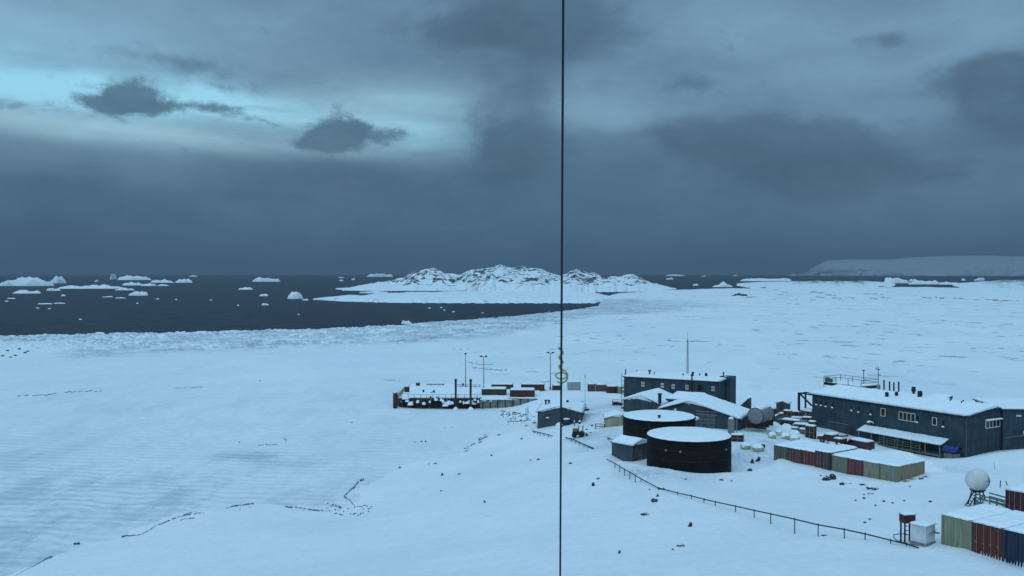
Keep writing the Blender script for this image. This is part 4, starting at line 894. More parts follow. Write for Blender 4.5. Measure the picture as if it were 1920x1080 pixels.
# ================================================================== PIER
PZ = 2.8; t = thing('pier', 'sheet pile pier with a snow covered deck, left of the station', 'pier', (-18, 232, 0))
def rel(p): return (p[0] + 18, p[1] - 232)
outl = [(-30.2, 237), (-28.5, 233.5), (-24, 231.3), (-17, 230.6), (-8.2, 231.2)]
def ribbon(pts, z0, z1, step=.55, amp=.22, thick=.3):
    b = MB(); vs = []; acc = 0; P_ = []
    for (a, c) in zip(pts[:-1], pts[1:]):
        d = Vector((c[0] - a[0], c[1] - a[1])); L = d.length; d /= L; n = Vector((d.y, -d.x)); k = max(1, int(L / step))
        for i in range(k):
            o_ = amp if (len(P_) // 1) % 2 else 0; q = Vector(a) + d * (L * i / k) + n * o_; P_.append((q.x, q.y)); P_.append(tuple(q + d * (L / k * .6)))
    P_.append(pts[-1]); back = [(x, y + thick + .4) for x, y in P_[::-1]]
    return b.prism([rel(p) for p in P_ + back], 'z', z0, z1)
ribbon(outl, -1.5, PZ - .25).build('sheet_pile_wall', RUST, t)
MB().prism([rel(p) for p in [(-30, 237.4), (-28.3, 234), (-24, 232), (-17, 231.3), (-8, 231.8), (6, 229.5), (9, 236), (9, 262), (-26, 261), (-30, 257)]], 'z', -1.5, PZ - .3).build('deck', CONC, t)
b = MB(); b.prism([rel(p) for p in [(-8.1, 230.9), (6.5, 228.6), (6.5, 229.4), (-8.1, 231.75)]], 'z', -1.5, PZ - .05); b.build('concrete_wall', CONC, t)
b = MB()
for k in range(8): x = -7.5 + k * 1.9; y = 230.85 - (x + 8.1) * .157; b.box(x + 18, x + 18.25, y - 232 - .12, y - 232, -1, PZ - .1)
b.build('wall_rib', RUST, t)
rr = random.Random(77)
for k in range(16):
    x = rr.uniform(-28.5, -5); y = float(np.interp(x, [o[0] for o in outl], [o[1] for o in outl])) - rr.uniform(.3, .8); mound((x + 18, y - 232, rr.uniform(.9, 2.5)), rr.uniform(.3, .9), .5, rr.uniform(.3, .7), k + 5, 12, 5).build('snow_clump', RSNOW, t)
for k in range(9):
    x = rr.uniform(-28, -9); y = float(np.interp(x, [o[0] for o in outl], [o[1] for o in outl])) - .35; MB().bar((x + 18, y - 232, -.3), (x + 18 + rr.uniform(-.5, .5), y - 232 - .1, rr.uniform(2.4, 3.4)), rr.uniform(.09, .2), 8).build('fender_pile', WOOD if k % 2 else STEEL, t)
cap(-29 + 18, 8 + 18, .2, 28, lambda x, y: PZ - .3, .42, t, name='deck_snow', res=.9, seed=31, edge=1.2)
cap(-8 + 18, 6 + 18, -2.6, .6, lambda x, y: PZ - .33 if x < 1 else PZ - .33, .3, t, name='deck_snow', res=.5, seed=33)
rr = random.Random(8)
for k in range(13):
    x = -28.6 + k * 1.55; y = float(np.interp(x, [o[0] for o in outl], [o[1] for o in outl])) - .55; zz = rr.uniform(1.1, 2.3); x += rr.uniform(-.5, .5)
    o = MB().torus((x + 18, y - 232, zz - .4), .48, .2, (0.1 * rr.uniform(-1, 1), 1, 0), 16, 8).build('tyre_fender', RUBBER, t); mound((x + 18 + rr.uniform(-.2, .2), y - 232 + .1, zz + .05), rr.uniform(.4, .8), .45, rr.uniform(.3, .6), k, 10, 4).build('fender_snow', RSNOW, o)
b = MB()
for k in range(13): x = -28 + k * 1.6; y = float(np.interp(x, [o[0] for o in outl], [o[1] for o in outl])) + .35; b.bar((x + 18, y - 232, 2.4), (x + 18, y - 232, 3.5), .05)
b.bar((-10, 2.1, 3.45), (-6, -.35, 3.45), .04); b.bar((-6, -.35, 3.45), (9.5, -.4, 3.45), .04); b.build('edge_railing', STEEL, t)
for k, (px, py, hh, wd) in enumerate(((741, 766, 4.1, 1.15), (763, 738, 2.0, 1.3), (783.5, 726, 1.4, 1.1))):
    p = P(px, py, 0 if k == 0 else PZ - .3); o = thing('sheet_pile_stub', ('tallest dark rusty pile standing at the near left corner of the pier', 'middle of the three dark slanted piles at the left side of the pier', 'farthest small dark pile at the left side of the pier')[k], 'pile', p, R(-12))
    b = MB(); b.prism([(-wd / 2, 0), (-wd / 4, -.2), (wd / 4, -.2), (wd / 2, 0), (wd / 4 - .05, -.1), (-wd / 4 + .05, -.1)][:4] + [(wd / 2, .15), (-wd / 2, .15)], 'z', -1, hh); b.build('pile', RUST, o)
    mound((0, 0, hh - .03), wd * .5, .25, .22, k, 10, 3).build('snow_cap', RSNOW, o)
for k, (px, y0, top) in enumerate(((854.5, 766, 711), (882.5, 767, 711.5))):
    p = P(px, y0, -.1); p.y = 229.3; kx = ray(px, y0)[0]; p.x = kx * p.y; hh = at(px, top, p.y).z; t_ = thing('mooring_pile', ('left tall dark mooring pile standing before the pier face', 'right tall dark mooring pile standing before the pier face')[k], 'pile', (p.x, p.y, 0))
    MB().bar((0, 0, -1), (0, 0, hh), .27, 14).build('pile', RUST, t_); b = MB(); b.bar((0, 0, hh - .5), (0, 0, hh + .06), .33, 14); b.build('collar', STEEL, t_); mound((0, -.4, -.05), .7, .5, .8, k + 3).build('base_snow', RSNOW, t_)
def lamp(px, base, top, y, zb, heads, lb):
    p = at(px, base, y); h = at(px, top, y).z - zb; t = thing('light_pole', lb, 'light pole', (p.x, y, zb)); MB().bar((0, 0, -.5), (0, 0, h), .11, 8, .07).build('pole', STEEL, t)
    if heads > 1: MB().bar((-.75, 0, h), (.75, 0, h - .05), .06, 6).build('crossarm', STEEL, t)
    for x in ((-.65, .65) if heads > 1 else (.0,)):
        b = MB(); b.box(x - .32, x + .32, -.35, .25, h - .02, h + .3); b.build('floodlight', STEEL, t, bevel=.05)
    b = MB(); b.box(-.3, .3, -.3, .3, -.4, .25); b.build('plinth', CONC, t)
lamp(873, 726, 664, 252, PZ - .1, 1, 'leftmost of the three tall light poles, single lamp head, at the back of the pier'); lamp(907, 741, 669, 235.5, PZ - .1, 2, 'middle tall light pole with twin lamp heads, before the brown pier container'); lamp(1032, 730, 662, 248, 3.0, 2, 'rightmost tall light pole with twin lamp heads, just left of the wire')
# deck clutter on the pier
b = MB(); p = P(800, 723, PZ); t = thing('mooring_rack', 'low dark rack with snow at the back edge of the pier', 'rack', p); b.box(0, 4.8, 0, .3, .3, .55)
for k in range(5): b.box(k * 1.15, k * 1.15 + .15, 0, .3, -.3, .3)
b.build('frame', STEEL, t); cap(0, 4.8, 0, .3, lambda x, y: .55, .18, t, name='snow_cover', res=.2)
for k, (px, py, lb) in enumerate(((794, 736, 'lone short bollard in the middle of the snowy pier deck'), (814, 737, 'low dark bollard with a bent arm, right of the lone short one on the pier'), (868, 724, 'dark bollard at the foot of the leftmost light pole'))):
    p = P(px, py, PZ + .05); t = thing('bollard', lb, 'bollard', p); b = MB(); b.bar((0, 0, -.3), (0, 0, .6), .2, 12); b.bar((0, 0, .55), (0, 0, .72), .32, 12); b.build('post', STEEL, t)
    if k == 1: MB().bar((-1, 0, .1), (.1, 0, .5), .1).build('arm', STEEL, t)
b = MB(); p = P(893, 726, PZ); t = thing('edge_fence', 'low dark fence between the two left light poles on the pier', 'fence', p); 
for z in (.3, .7): b.bar((-5.5, 0, z), (1.2, -.6, z), .06)
for k in range(6): b.bar((-5.5 + k * 1.3, -.1 * k, -.3), (-5.5 + k * 1.3, -.1 * k, .8), .07)
b.build('rails', STEEL, t)
# ================================================================== GUY WIRE with spiral tie
pt = at(1054, -330, 2.05); pm = at(1052, 705, 2.75); pb = at(1050, 1080, 3.05)
dw = (pb - pm).normalized(); foot = pm.copy()
foot = pm + dw * 24.0; zf = H(foot.x, foot.y); k = (pm.z - zf) / (pm.z - foot.z); foot = pm + dw * 24 * k
t = thing('guy_wire', 'black taut guy wire down the middle of the photo with a yellow green spiral tie', 'wire', (foot.x, foot.y, foot.z))
top_ = pm - dw * 9.0; lv = lambda v: v - Vector(foot)
MB().bar(lv(top_), lv(foot) - Vector((0, 0, .4)), .0032, 12).build('wire', WIRE, t)
b = MB(); b.bar((0, 0, -.3), (0, 0, .45), .06, 8); b.torus((0, 0, .45), .08, .02, (1, 0, 0), 14); b.build('ground_anchor', STEEL, t)
s1 = at(1052, 651, 2.72); s2 = at(1052, 695, 2.74); ct = pm; sc_ = 2.75 / F
b = MB(); pts = []
for i in range(61):
    q = i / 60; c_ = s1.lerp(s2, q); a = q * 2 * math.pi * 2.5 + 2.6; r_ = .0052
    pts.append(c_ - Vector(foot) + Vector((math.cos(a) * r_, math.sin(a) * r_, 0)))
b.tube(pts, .0030, 6); b.build('spiral_wrap', OLIVE, t)
b = MB(); pts = []
for i in range(41):
    a = R(100) - R(225) * i / 40; pts.append(ct - Vector(foot) + Vector((math.cos(a) * 12.0 * sc_, -.004, math.sin(a) * 12.5 * sc_ - .2 * sc_)))
b.tube(pts, 1.45 * sc_, 8); b.build('open_loop', OLIVE, t)
b = MB(); pts = []
for i in range(41):
    a = 2 * math.pi * i / 40; pts.append(ct - Vector(foot) + Vector((math.cos(a) * 10.5 * sc_, math.sin(a) * .01 - .006, math.sin(a) * 5.2 * sc_ + .8 * sc_)))
b.tube(pts, 1.35 * sc_, 8); b.build('closed_loop', OLIVE, t)
# ================================================================== PIPE RAILS ON POSTS
def rail(label, pts, posts, r=.055, group=None, drop=None, name='pipe_rail'):
    """pts: rail pixels with the ground pixel below, posts: (px, rail_py, ground_py)"""
    P3 = []
    for px, pr, pg in pts:
        g_ = G(px, pg); P3.append(at(px, pr, g_.y))
    o0 = P3[0]; t = thing(name, label, 'railing', o0); b = MB(); b.tube([p - o0 for p in P3], r, 7); b.build('pipe', STEEL, t)
    xs = [p.y for p in P3]
    for px, pr, pg in posts:
        g_ = G(px, pg); z1 = at(px, pr, g_.y).z; b = MB(); b.bar(Vector((g_.x, g_.y, g_.z - .5)) - o0, Vector((g_.x, g_.y, z1 + .12)) - o0, .045, 6); b.build('post', STEEL, t)
    return t
PS = [(1153,869,878),(1162,874.5,886),(1171,880,893),(1181,885.5,901),(1191,891.5,905),(1202,898,905),(1235,915,917.5),(1270,924,928.5),(1297,930,936),(1320,936,943),(1341,941,950),(1379,949,961),(1414,957,971),(1445,963.5,984),(1490,973.5,1001),(1534,984,1006),(1583,992.5,1010),(1622,1001,1013),(1670,1013,1020),(1700,1020,1026)]
rail('long dark pipe rail on posts running from the grey shed to the white hut', [(1138,861,869)] + PS + [(1722,1027,1030)], PS, r=.06)
rail('short railing end half buried in snow at the left, below the boathouse', [(998,808,810),(1012,811,815),(1035,817,820)], [(1002,809.5,812.5),(1008,810.5,814),(1013,812,818),(1020,813.5,818),(1028,815.5,821)], r=.08)
rail('bent short railing sloping down right below the small loader', [(1060,820,823),(1075,824,828),(1090,831,834),(1113,841,843)], [(1064,821.5,824),(1071,823.5,829),(1079,827,832),(1086,830,836),(1095,834,838),(1104,838,841)], r=.09)
rail('thin low dock railing by the shore, left of the boathouse', [(951,790,797),(968,790,797),(990,788.5,795)], [(953,790,797),(963,790,796),(978,789.5,794)], r=.06)
# ================================================================== SHORE EQUIPMENT
def g3(px, py, dz=0): p = G(px, py); return Vector((p.x, p.y, p.z + dz))
p = g3(988, 786); s = p.y / F; t = thing('shore_ladder', 'upright grey ladder frame with a stay on the shore left of the boathouse', 'ladder', p); b = MB(); b.bar((-.22, 0, -.4), (-.22, 0, 21 * s), .05); b.bar((.22, 0, -.4), (.22, 0, 23 * s), .05)
for k in range(6): b.bar((-.22, 0, .3 + k * .36), (.22, 0, .3 + k * .36), .035)
b.build('frame', STEEL, t); MB().bar((.2, .1, 16 * s), (1.6, -.3, 0), .035).build('stay', STEEL, t)
p = g3(1097, 771); s = p.y / F; t = thing('radio_mast', 'thin pole mast with small antennas at the right corner of the boathouse roof', 'mast', p); b = MB(); b.bar((0, 0, -.5), (0, 0, 73 * s), .035, 6, .02); b.build('pole', STEEL, t); b = MB(); b.bar((0, 0, 62 * s), (0, 0, 68 * s), .08); b.build('sensor', STEEL, t)
b = MB(); b.sphere((-.7, -.1, 1.7), .38, 14, 8, (1, .35, 1)); b.bar((-.3, 0, 1.5), (.3, 0, .6), .12); b.build('dish', SHEDG, t); b = MB(); b.box(-.2, .9, -.3, .4, -.2, .45); b.box(-.9, -.2, -.4, .3, .4, 1.5); b.build('equipment_box', STEEL, t)
def wheel(b, c, r, w=.25): b.bar((c[0], c[1] - w / 2, c[2]), (c[0], c[1] + w / 2, c[2]), r, 18)
p = g3(1086, 820); t = thing('small_loader', 'small black and yellow loader parked in the snow right of the wire', 'loader', p, R(-10)); 
MB().box(-1.15, .75, -.55, .55, .45, .95).build('chassis', STEEL, t, bevel=.05); b = MB(); b.box(-1.1, -.2, -.5, .5, .951, 1.45); b.build('engine_cover', YEL, t, bevel=.08)
b = MB(); 
for x in (-.1, .65):
    for y in (-.5, .5): b.bar((x, y, .9), (x, y, 2.0), .04)
b.box(-.18, .72, -.58, .58, 2.0, 2.08); b.build('cab_frame', STEEL, t); cap(-.18, .72, -.58, .58, lambda x, y: 2.08, .12, t, name='snow_cover', res=.15)
for x in (-.8, .45):
    for y in (-.68, .68): b = MB(); wheel(b, (x, y, .42), .42, .28); b.build('wheel', RUBBER, t)
b = MB(); b.bar((.3, -.4, 1.2), (1.3, -.4, .4), .06); b.bar((.3, .4, 1.2), (1.3, .4, .4), .06); b.build('lift_arm', YEL, t); MB().prism([(1.25, .1), (1.9, .1), (1.35, .45), (1.25, .75)], 'y', -.65, .65).build('bucket', STEEL, t)
for k, (px, py, lb) in enumerate(((1077, 800, 'short post just left above the small loader'), (1087, 799, 'thicker dark post just right above the small loader'))):
    p = g3(px, py); t = thing('marker_post', lb, 'post', p); b = MB(); b.bar((0, 0, -.3), (0, 0, 1.0), .08 + .1 * k, 8); b.build('post', STEEL, t); mound((0, 0, .97), .14 + .1 * k, .14 + .1 * k, .12, k, 8, 3).build('snow_cap', RSNOW, t)
p = g3(1062, 797); t = thing('dark_drum', 'round dark drum standing before the boathouse door, snow around it', 'drum', p); b = MB(); b.lathe([(0, -.3), (.85, -.3), (.85, 1.0), (.75, 1.08), (0, 1.1)], n=24); b.build('shell', TRIM, t); mound((0, 0, 1.02), .7, .7, .3, 4).build('snow_cap', RSNOW, t)
for k, (px, py, w_, h_, lb) in enumerate(((1012, 795, 1.6, .9, 'snow heap with dark edges at the left corner of the boathouse'), (1024, 796, 2.2, 1.2, 'rounded snow heap left before the boathouse wall'), (1037, 796, 2.4, 1.6, 'highest rounded snow heap before the boathouse wall'), (1049, 800, 1.6, .8, 'low snow heap just left of the wire before the boathouse'), (1005, 801, 1.5, .7, 'small snow heap below the left boathouse corner'))):
    p = g3(px, py); t = thing('snow_heap', lb, 'snow heap', p); mound((0, 0, 0), w_ / 2, .9, h_, k + 30).build('snow', SNOW, t); b = MB(); b.box(w_ * .15, w_ * .42, -.95, -.5, -.1, h_ * .38); b.build('buried_crate', STEEL, t)
p = g3(1125, 803); t = thing('saw_horse', 'dark trestle frame standing in the snow left of the pale yellow shed', 'trestle', p, R(-8)); b = MB(); b.box(-.85, .85, -.08, .08, .72, .86); b.box(-.85, .85, -.06, .06, .28, .36); b.build('beam', STEEL, t)
for x in (-.8, .8): MB().bar((x, 0, -.3), (x, 0, .72), .07, 6).build('leg', STEEL, t)
cap(-.85, .85, -.09, .09, lambda x, y: .86, .12, t, name='snow_cover', res=.1)
p = g3(1148, 760); t = thing('work_skiff', 'small dark red boat hull on a rack left of the two storey building', 'boat', p, R(-4)); b = MB()
vs = []; fs = []
for i in range(9):
    q = i / 8; x = 2.3 * q; w_ = .55 * math.sin(math.pi * min(1, .25 + q * .75)) + .1
    vs += [(x, -w_, .75 + .15 * (1 - q)), (x, -w_ * .7, .25), (x, 0, .1), (x, w_ * .7, .25), (x, w_, .75 + .15 * (1 - q))]
for i in range(8):
    for j in range(4): fs.append((i * 5 + j, i * 5 + j + 1, i * 5 + j + 6, i * 5 + j + 5))
fs += [tuple(range(5)), tuple(range(40, 45))[::-1]] ; b.add(vs, fs); b.build('hull', CC['dred'], t); cap(.1, 2.2, -.5, .5, lambda x, y: .7, .3, t, name='snow_load', res=.2)
b = MB(); b.bar((0, -.6, 1.3), (2.3, -.6, 1.3), .03); b.bar((0, -.6, .5), (0, -.6, 1.3), .03); b.bar((1.1, -.6, .5), (1.1, -.6, 1.3), .03); b.bar((2.3, -.6, .5), (2.3, -.6, 1.3), .03); b.build('side_rail', STEEL, t); b = MB(); b.box(.2, .4, -.6, .6, -.5, .2); b.box(1.7, 1.9, -.6, .6, -.5, .2); b.build('rack', STEEL, t)
p = g3(1150, 824); t = thing('timber_baulk', 'dark snow dusted timbers lying left of the grey shed', 'timber', p, R(-12)); b = MB(); b.box(-1, 1.2, -.15, .15, 0, .25); b.box(-.6, 1.4, .3, .55, 0, .22); b.build('timber', WOOD, t); mound((0, 0, .2), 1, .2, .12, 3).build('snow_cover', RSNOW, t)
# ================================================================== YARD between garage and laboratory
def crate(px, py, w, h, d, label, m=STEEL, rz=-20, snow=.15, name='storage_crate', cat='crate', battens=True, seed=1, lift=0):
    h *= 1.25; p = g3(px, py, lift); t = thing(name, label, cat, p, R(rz)); MB().box(-w / 2, w / 2, 0, d, -.4, h).build('box', m, t)
    if battens:
        b = MB(); 
        for k in range(max(2, int(w / .7)) + 1):
            x = -w / 2 + (w - .1) * k / max(2, int(w / .7)); b.box(x, x + .1, -.05, 0, -.3, h - .02)
        b.box(-w / 2, w / 2, -.07, -.052, h * .45, h * .45 + .1); b.build('batten', WOOD, t)
    if snow: cap(-w / 2, w / 2, 0, d, lambda x, y: h, snow, t, name='snow_cover', res=.2, seed=seed)
    return t
p = at(1468, 770, 182); t = thing('lookout_hut', 'little grey hut raised on a steel rack between the garage and the laboratory', 'hut', (p.x, p.y, p.z - .2), R(-28))
gable(t, [(-1.15, 1.75), (0, 2.2), (1.15, 1.75)], -.8, 1.6, 0, SLATE2, over=.2, snow=.15, res=.2, thick=.1); b = MB()
for x in (-1, 1):
    for y in (-.7, 1.5): b.bar((x, y, 0), (x, y, -3.0), .08, 6)
b.bar((-1, -.7, -.2), (1, -.7, -2.6), .06); b.build('stilts', STEEL, t); rk = MB().box(-1.2, 1.3, -1.2, 1.6, -.12, -.01).build('platform', STEEL, t); MB().box(-.5, .3, -.84, -.8, .1, 1.5).build('door', TRIM, t)
cap(-.1, 1.3, -1.9, -.85, lambda x, y: -.9, .3, rk, name='ledge_snow', res=.2)
p = at(1394, 760, 178); t = thing('a_frame_shelter', 'dark triangular shelter with one snowy side, behind the right end of the garage roof', 'shelter', p, R(-30)); MB().prism([(-1.4, -.8), (1.0, -.8), (1.0, 1.3), (.8, 1.3)], 'y', 0, 2).build('shell', TRIM, t)
cap(-1.3, .85, 0, 2, lambda x, y: -.8 + (x + 1.4) / 2.2 * 2.1 + .02, .2, t, name='snow_cover', res=.2)
YD = [(1431,772,2.6,.8,1.2,'low dark crate behind the horizontal tank, left of the raised hut',STEEL,-15),(1447,778,2.2,1.0,1.5,'dark box with a thick white cap directly left of the raised hut',STEEL,-12),(1445,768,1.6,.5,1,'flat crate farthest back behind the horizontal tank',STEEL,-5),
      (1476,789,1.5,1.5,1.2,'rusty brown crate under the raised hut',RUST,-25),(1493,786,2.7,1.15,1.4,'long dark crate with a white cap left of the steel landing',STEEL,-12),(1499,795,2.8,.9,1.3,'olive timber crate below the long dark crate near the landing',WOOD,-14),
      (1490,812,1.1,.7,1,'small dark crate half sunk in snow below the flatbed trailer',SLATE2,-20),(1512,801,1.6,1.4,1.2,'rust brown crate stack against the left end of the long building',RUST,-30),(1501,808,2.4,.9,1.5,'dark low crate at the left foot of the long building',STEEL,-25),
      (1518,822,1.5,1.6,1.0,'dark brown crate left of the snow covered red loader',RUST,-40),(1383,829,1.9,.85,1.0,'dark flat box with snow just right of the nearer black tank',STEEL,-8),(1468,785,1.4,.8,1,'dark crate at the foot of the rack below the raised hut',STEEL,-10),(1505,781,1.8,.7,1,'dark crate directly below the floor of the steel landing',STEEL,-20),(1516,792,1.3,1.2,1,'rust brown crate beside the diagonal brace of the steel landing',RUST,-30),(1478,800,1.6,.6,1,'low dark crate in front of the rusty crate under the hut',STEEL,-5),(1503,803,1.4,.9,1,'dark crate right of the flatbed trailer',STEEL,-28),(1441,774,1.2,.7,1,'small dark crate between the horizontal tank and the dark boxes',STEEL,0),(1424,797,1.5,.5,1,'flat dark crate under the horizontal tank end',STEEL,-12),(1521,808,1.2,1.3,1,'tall dark crate pressed against the end wall of the long building',STEEL,-35),
      (1508,815,2.0,.7,1,'pale timber stack at the bottom left corner of the long building',WOOD,-35)]
for k, (px, py, w_, h_, d_, lb, m_, rz_) in enumerate(YD): crate(px, py, w_, h_, d_, lb, m_, rz_, seed=k + 3)
p = g3(1457, 795); t = thing('cable_reel', 'large grey cable reel tilted beside the snow mounds in the yard', 'reel', p, R(25)); b = MB(); b.bar((0, -.45, .85), (0, -.35, .85), .9, 20); b.bar((0, .35, .85), (0, .45, .85), .9, 20); b.build('flange', SHEDG, t); MB().bar((0, -.35, .85), (0, .35, .85), .5, 16).build('coil', STEEL, t)
mound((0, 0, 1.6), .45, .45, .2, 5).build('snow_cap', RSNOW, t)
p = g3(1487, 803, .3); t = thing('flatbed_trailer', 'rusty flatbed trailer loaded with pipes in the cluttered yard', 'trailer', p, WM.rz + R(26)); MB().box(-2.6, 2.4, -.7, .7, .75, .95).build('bed', RUST, t)
b = MB()
for k in range(6): b.bar((-2.5, -.5 + k * .2, 1.05), (2.3, -.5 + k * .2, 1.05 + .02 * k), .09, 8)
b.build('pipe_load', GALV, t)
for x in (-1.6, 1.4):
    for y in (-.75, .75): b = MB(); wheel(b, (x, y, .4), .4); b.build('wheel', RUBBER, t)
cap(-1.8, 1.2, -.55, .55, lambda x, y: 1.14, .25, t, name='snow_load', res=.25)
for k, (px, py, w_, h_, lb) in enumerate(((1450, 802, 3.0, 1.0, 'broad smooth snow mound right of the horizontal tank'), (1474, 806, 2.8, 1.0, 'rounded snow mound below the cable reel'), (1489, 812, 2.0, .6, 'low snow mound below the flatbed trailer'), (1512, 832, 1.8, .7, 'snow mound between the pale tubs and the red loader'), (1562, 838, 1.6, .7, 'snow mound before the red pickup'), (1545, 838, 1.4, .6, 'snow mound left of the one before the red pickup'))):
    p = g3(px, py); mb = mound((0, 0, 0), w_ / 2, 1.5, h_, 40 + k, 24, 8).build('snow_mound', SNOW, None, p); tag(mb, lb, 'snow mound')
p = at(1690, 848, 131.0); gz0 = H(p.x, p.y); hd = p.z - gz0; p.z = gz0; dr = mound((0, 0, 0), 6.8, 3.4, hd, 77, 36, 12).build('snow_mound', SNOW, None, p); tag(dr, 'long snow drift between the container row and the covered porch', 'snow mound'); dr.rotation_euler = (0, 0, WM.rz)
for k, (px, py, w_, lb, cy) in enumerate(((1441, 815, .8, 'leftmost pale tub, upright and partly bare of snow, right of the horizontal tank', 0), (1448, 822, 1.35, 'tilted pale tub with its yellowish side showing, near the snow mounds', 1), (1473, 823, 1.6, 'left of two adjoining pale tubs heaped with snow behind the container row', 1), (1490, 827, 1.6, 'right of two adjoining pale tubs heaped with snow behind the container row', 1), (1398, 842, 1.6, 'left snow heaped tub of the pair right of the nearer black tank', 1), (1421, 846, 1.9, 'right snow heaped tub of the pair right of the nearer black tank', 1), (1460, 817, 1.0, 'small tub almost hidden by snow left of the adjoining pair', 1))):
    p = g3(px, py); t = thing('round_tub', lb, 'tub', p); r_ = w_ / 2; b = MB(); b.lathe([(0, -.1), (r_ * .7, -.1), (r_ * .95, .25), (r_, .55), (r_ * 1.04, .58), (r_ * .9, .55)], n=24); b.build('bowl', TUB, t)
    if cy: mound((0, 0, .52), r_ * 1.0, r_ * 1.0, .5, k).build('snow_heap', RSNOW, t)
p = g3(1431, 840); t = thing('small_drum', 'little dark drum right of the snow heaped tub pair', 'drum', p); b = MB(); b.lathe([(0, 0), (.28, 0), (.28, .55), (0, .58)], n=16); b.build('shell', STEEL, t); mound((0, 0, .55), .27, .27, .1, 2, 8, 3).build('snow_cap', RSNOW, t)
def truck(px, py, rz, label, L=4.6, H_=1.75, Wd=1.8, m=REDP, bed=True, dz=0):
    p = g3(px, py, dz); t = thing('parked_truck', label, 'truck', p, rz); z = .45
    prof = [(0, z), (0, 1.0), (.9, 1.08), (1.35, H_), (2.7, H_), (2.85, 1.05), (L, 1.05), (L, z)] if bed else [(0, z), (0, 1.0), (.8, 1.1), (1.2, H_), (L - .1, H_), (L, 1.1), (L, z)]
    MB().prism(prof, 'y', 0, Wd).build('body', m, t, bevel=.06)
    b = MB(); xe = 2.65 if bed else L - .2
    b.box(1.45, xe * .5 + .7, -.012, .01, 1.12, H_ - .14); b.box(xe * .5 + .8, xe, -.012, .01, 1.12, H_ - .14); b.build('side_window', GLASS, t)
    MB().box(-.1, 0, .08, Wd - .08, .42, .62).build('bumper', STEEL, t)
    for x in (.9, L - 1.0):
        for y in (.05, Wd - .05): w1 = MB(); wheel(w1, (x, y, .4), .4, .24); o = w1.build('wheel', RUBBER, t); w2 = MB(); wheel(w2, (x, y, .4), .2, .27); w2.build('rim', GALV, o)
    for y in (.25, Wd - .25): MB().box(-.03, .02, y - .14, y + .14, .75, .92).build('headlight', PALE, t)
    cap(1.3, 2.75 if bed else L - .1, .02, Wd - .02, lambda x, y: H_, .22, t, name='roof_snow', res=.2)
    cap(.05, .95, .05, Wd - .05, lambda x, y: 1.04, .14, t, name='hood_snow', res=.2)
    if bed: cap(2.9, L - .05, .05, Wd - .05, lambda x, y: 1.05, .2, t, name='bed_snow', res=.2)
    return t
wp = WM.w(WM.t(1586, 824) + .2, -4.1); truck(1580, 839, WM.rz, 'dark red pickup truck with a thin snow cover parked before the covered porch', bed=False, L=4.6, H_=1.65, dz=-.15)
t = truck(1532, 829, WM.rz + R(8), 'rusty red loader half covered by snow at the foot of the long building wall', bed=True, L=4.2, H_=1.5, m=CC['rust'])
MB().bar((3.0, .9, 1.2), (4.9, .9, 1.6), .12).build('lift_arm', STEEL, t)
p = WM.w(WM.t(1783, 850) , -1.4, .8); t = thing('blue_tarp_bundle', 'bright blue tarpaulin bundle leaning at the right end of the covered porch', 'tarpaulin', p, WM.rz)
b = MB(); vs = []; fs = []
for j in range(7):
    for i in range(13):
        x = i * .21; q = j / 6; vs.append((x, -.9 + q * 1.3 + .05 * mn.noise((x * 3, q * 3, 1)), (.15 + .95 * math.sin(q * math.pi * .85) ** .7) * (1 + .15 * mn.noise((x * 2, q * 2, 4))) - .3))
for j in range(6):
    for i in range(12): fs.append((j * 13 + i, j * 13 + i + 1, j * 13 + i + 14, j * 13 + i + 13))
fs.append(tuple(list(range(13))[::-1] + [j * 13 for j in range(1, 7)] + [78 + i for i in range(1, 13)] + [j * 13 + 12 for j in range(5, 0, -1)])); b.add(vs, fs, True); b.build('cover', BLUEP, t)
MB().box(.2, 2.3, -.6, .3, -1.4, -.28).build('pallet', WOOD, t)
# ================================================================== RADOME and hut at the lower right
c_ = at(1833, 900, 95.0); rr_ = 20.9 * 95 / F; gz = H(c_.x, c_.y - 1)
t = thing('radome', 'white spherical radome with a small grey mark, on a dark steel stand at the right', 'radome', (c_.x, c_.y, gz)); cz = c_.z - gz
MB().sphere((0, 0, cz), rr_, 40, 28).build('dome', DOMEM, t); b = MB()
for k in range(6):
    a = math.pi * k / 6; pts = [(rr_ * 1.002 * math.sin(q) * math.cos(a), rr_ * 1.002 * math.sin(q) * math.sin(a), cz + rr_ * 1.002 * math.cos(q)) for q in [math.pi * 2 * i / 40 for i in range(41)]]; b.tube(pts, .012, 4)
b.build('panel_seam', DOMEM, t)
b = MB(); pts = []
def onS(px, py):
    # point on the sphere under this offset (in sphere radii)
    x = (px - 1834) / 22.3 * .995; z = -(py - 900) / 22.3 * .995; y = -math.sqrt(max(.01, 1 - x * x - z * z)); return Vector((x, y, z)) * rr_ * 1.006 + Vector((0, 0, cz))
for seg in ([(1846,893),(1850,895),(1846,898),(1851,901),(1848,905),(1845,906)], [(1843,898),(1849,899),(1853,898)], [(1849,893),(1848,906)]): b.tube([onS(*q) for q in seg], .045, 5)
b.build('mark', SIGNM, t)
b = MB(); b.bar((0, 0, cz - rr_ - .05), (0, 0, cz - rr_ * .88), .55, 16, .8); b.build('collar', TRIM, t)
b = MB(); zt2 = cz - rr_ * .95
for x, y in ((-.75, -.7), (.75, -.7), (-.75, .7), (.75, .7)): b.bar((x * .5, y * .5, zt2), (x, y, -.6), .07, 6)
b.bar((-.75, -.7, .2), (.5, -.5, 1.0), .05); b.build('stand', TRIM, t)
b = MB(); 
for y in (-.9, -.2): b.bar((-.5, y, zt2 - .1), (-1.45, y - .2, -.1), .055)
for k in range(6): q = k / 5; b.bar((-.5 - .95 * q, -.9 - .2 * q, zt2 - .1 - q * (zt2)), (-.5 - .95 * q, -.2 - .2 * q, zt2 - .1 - q * zt2), .045)
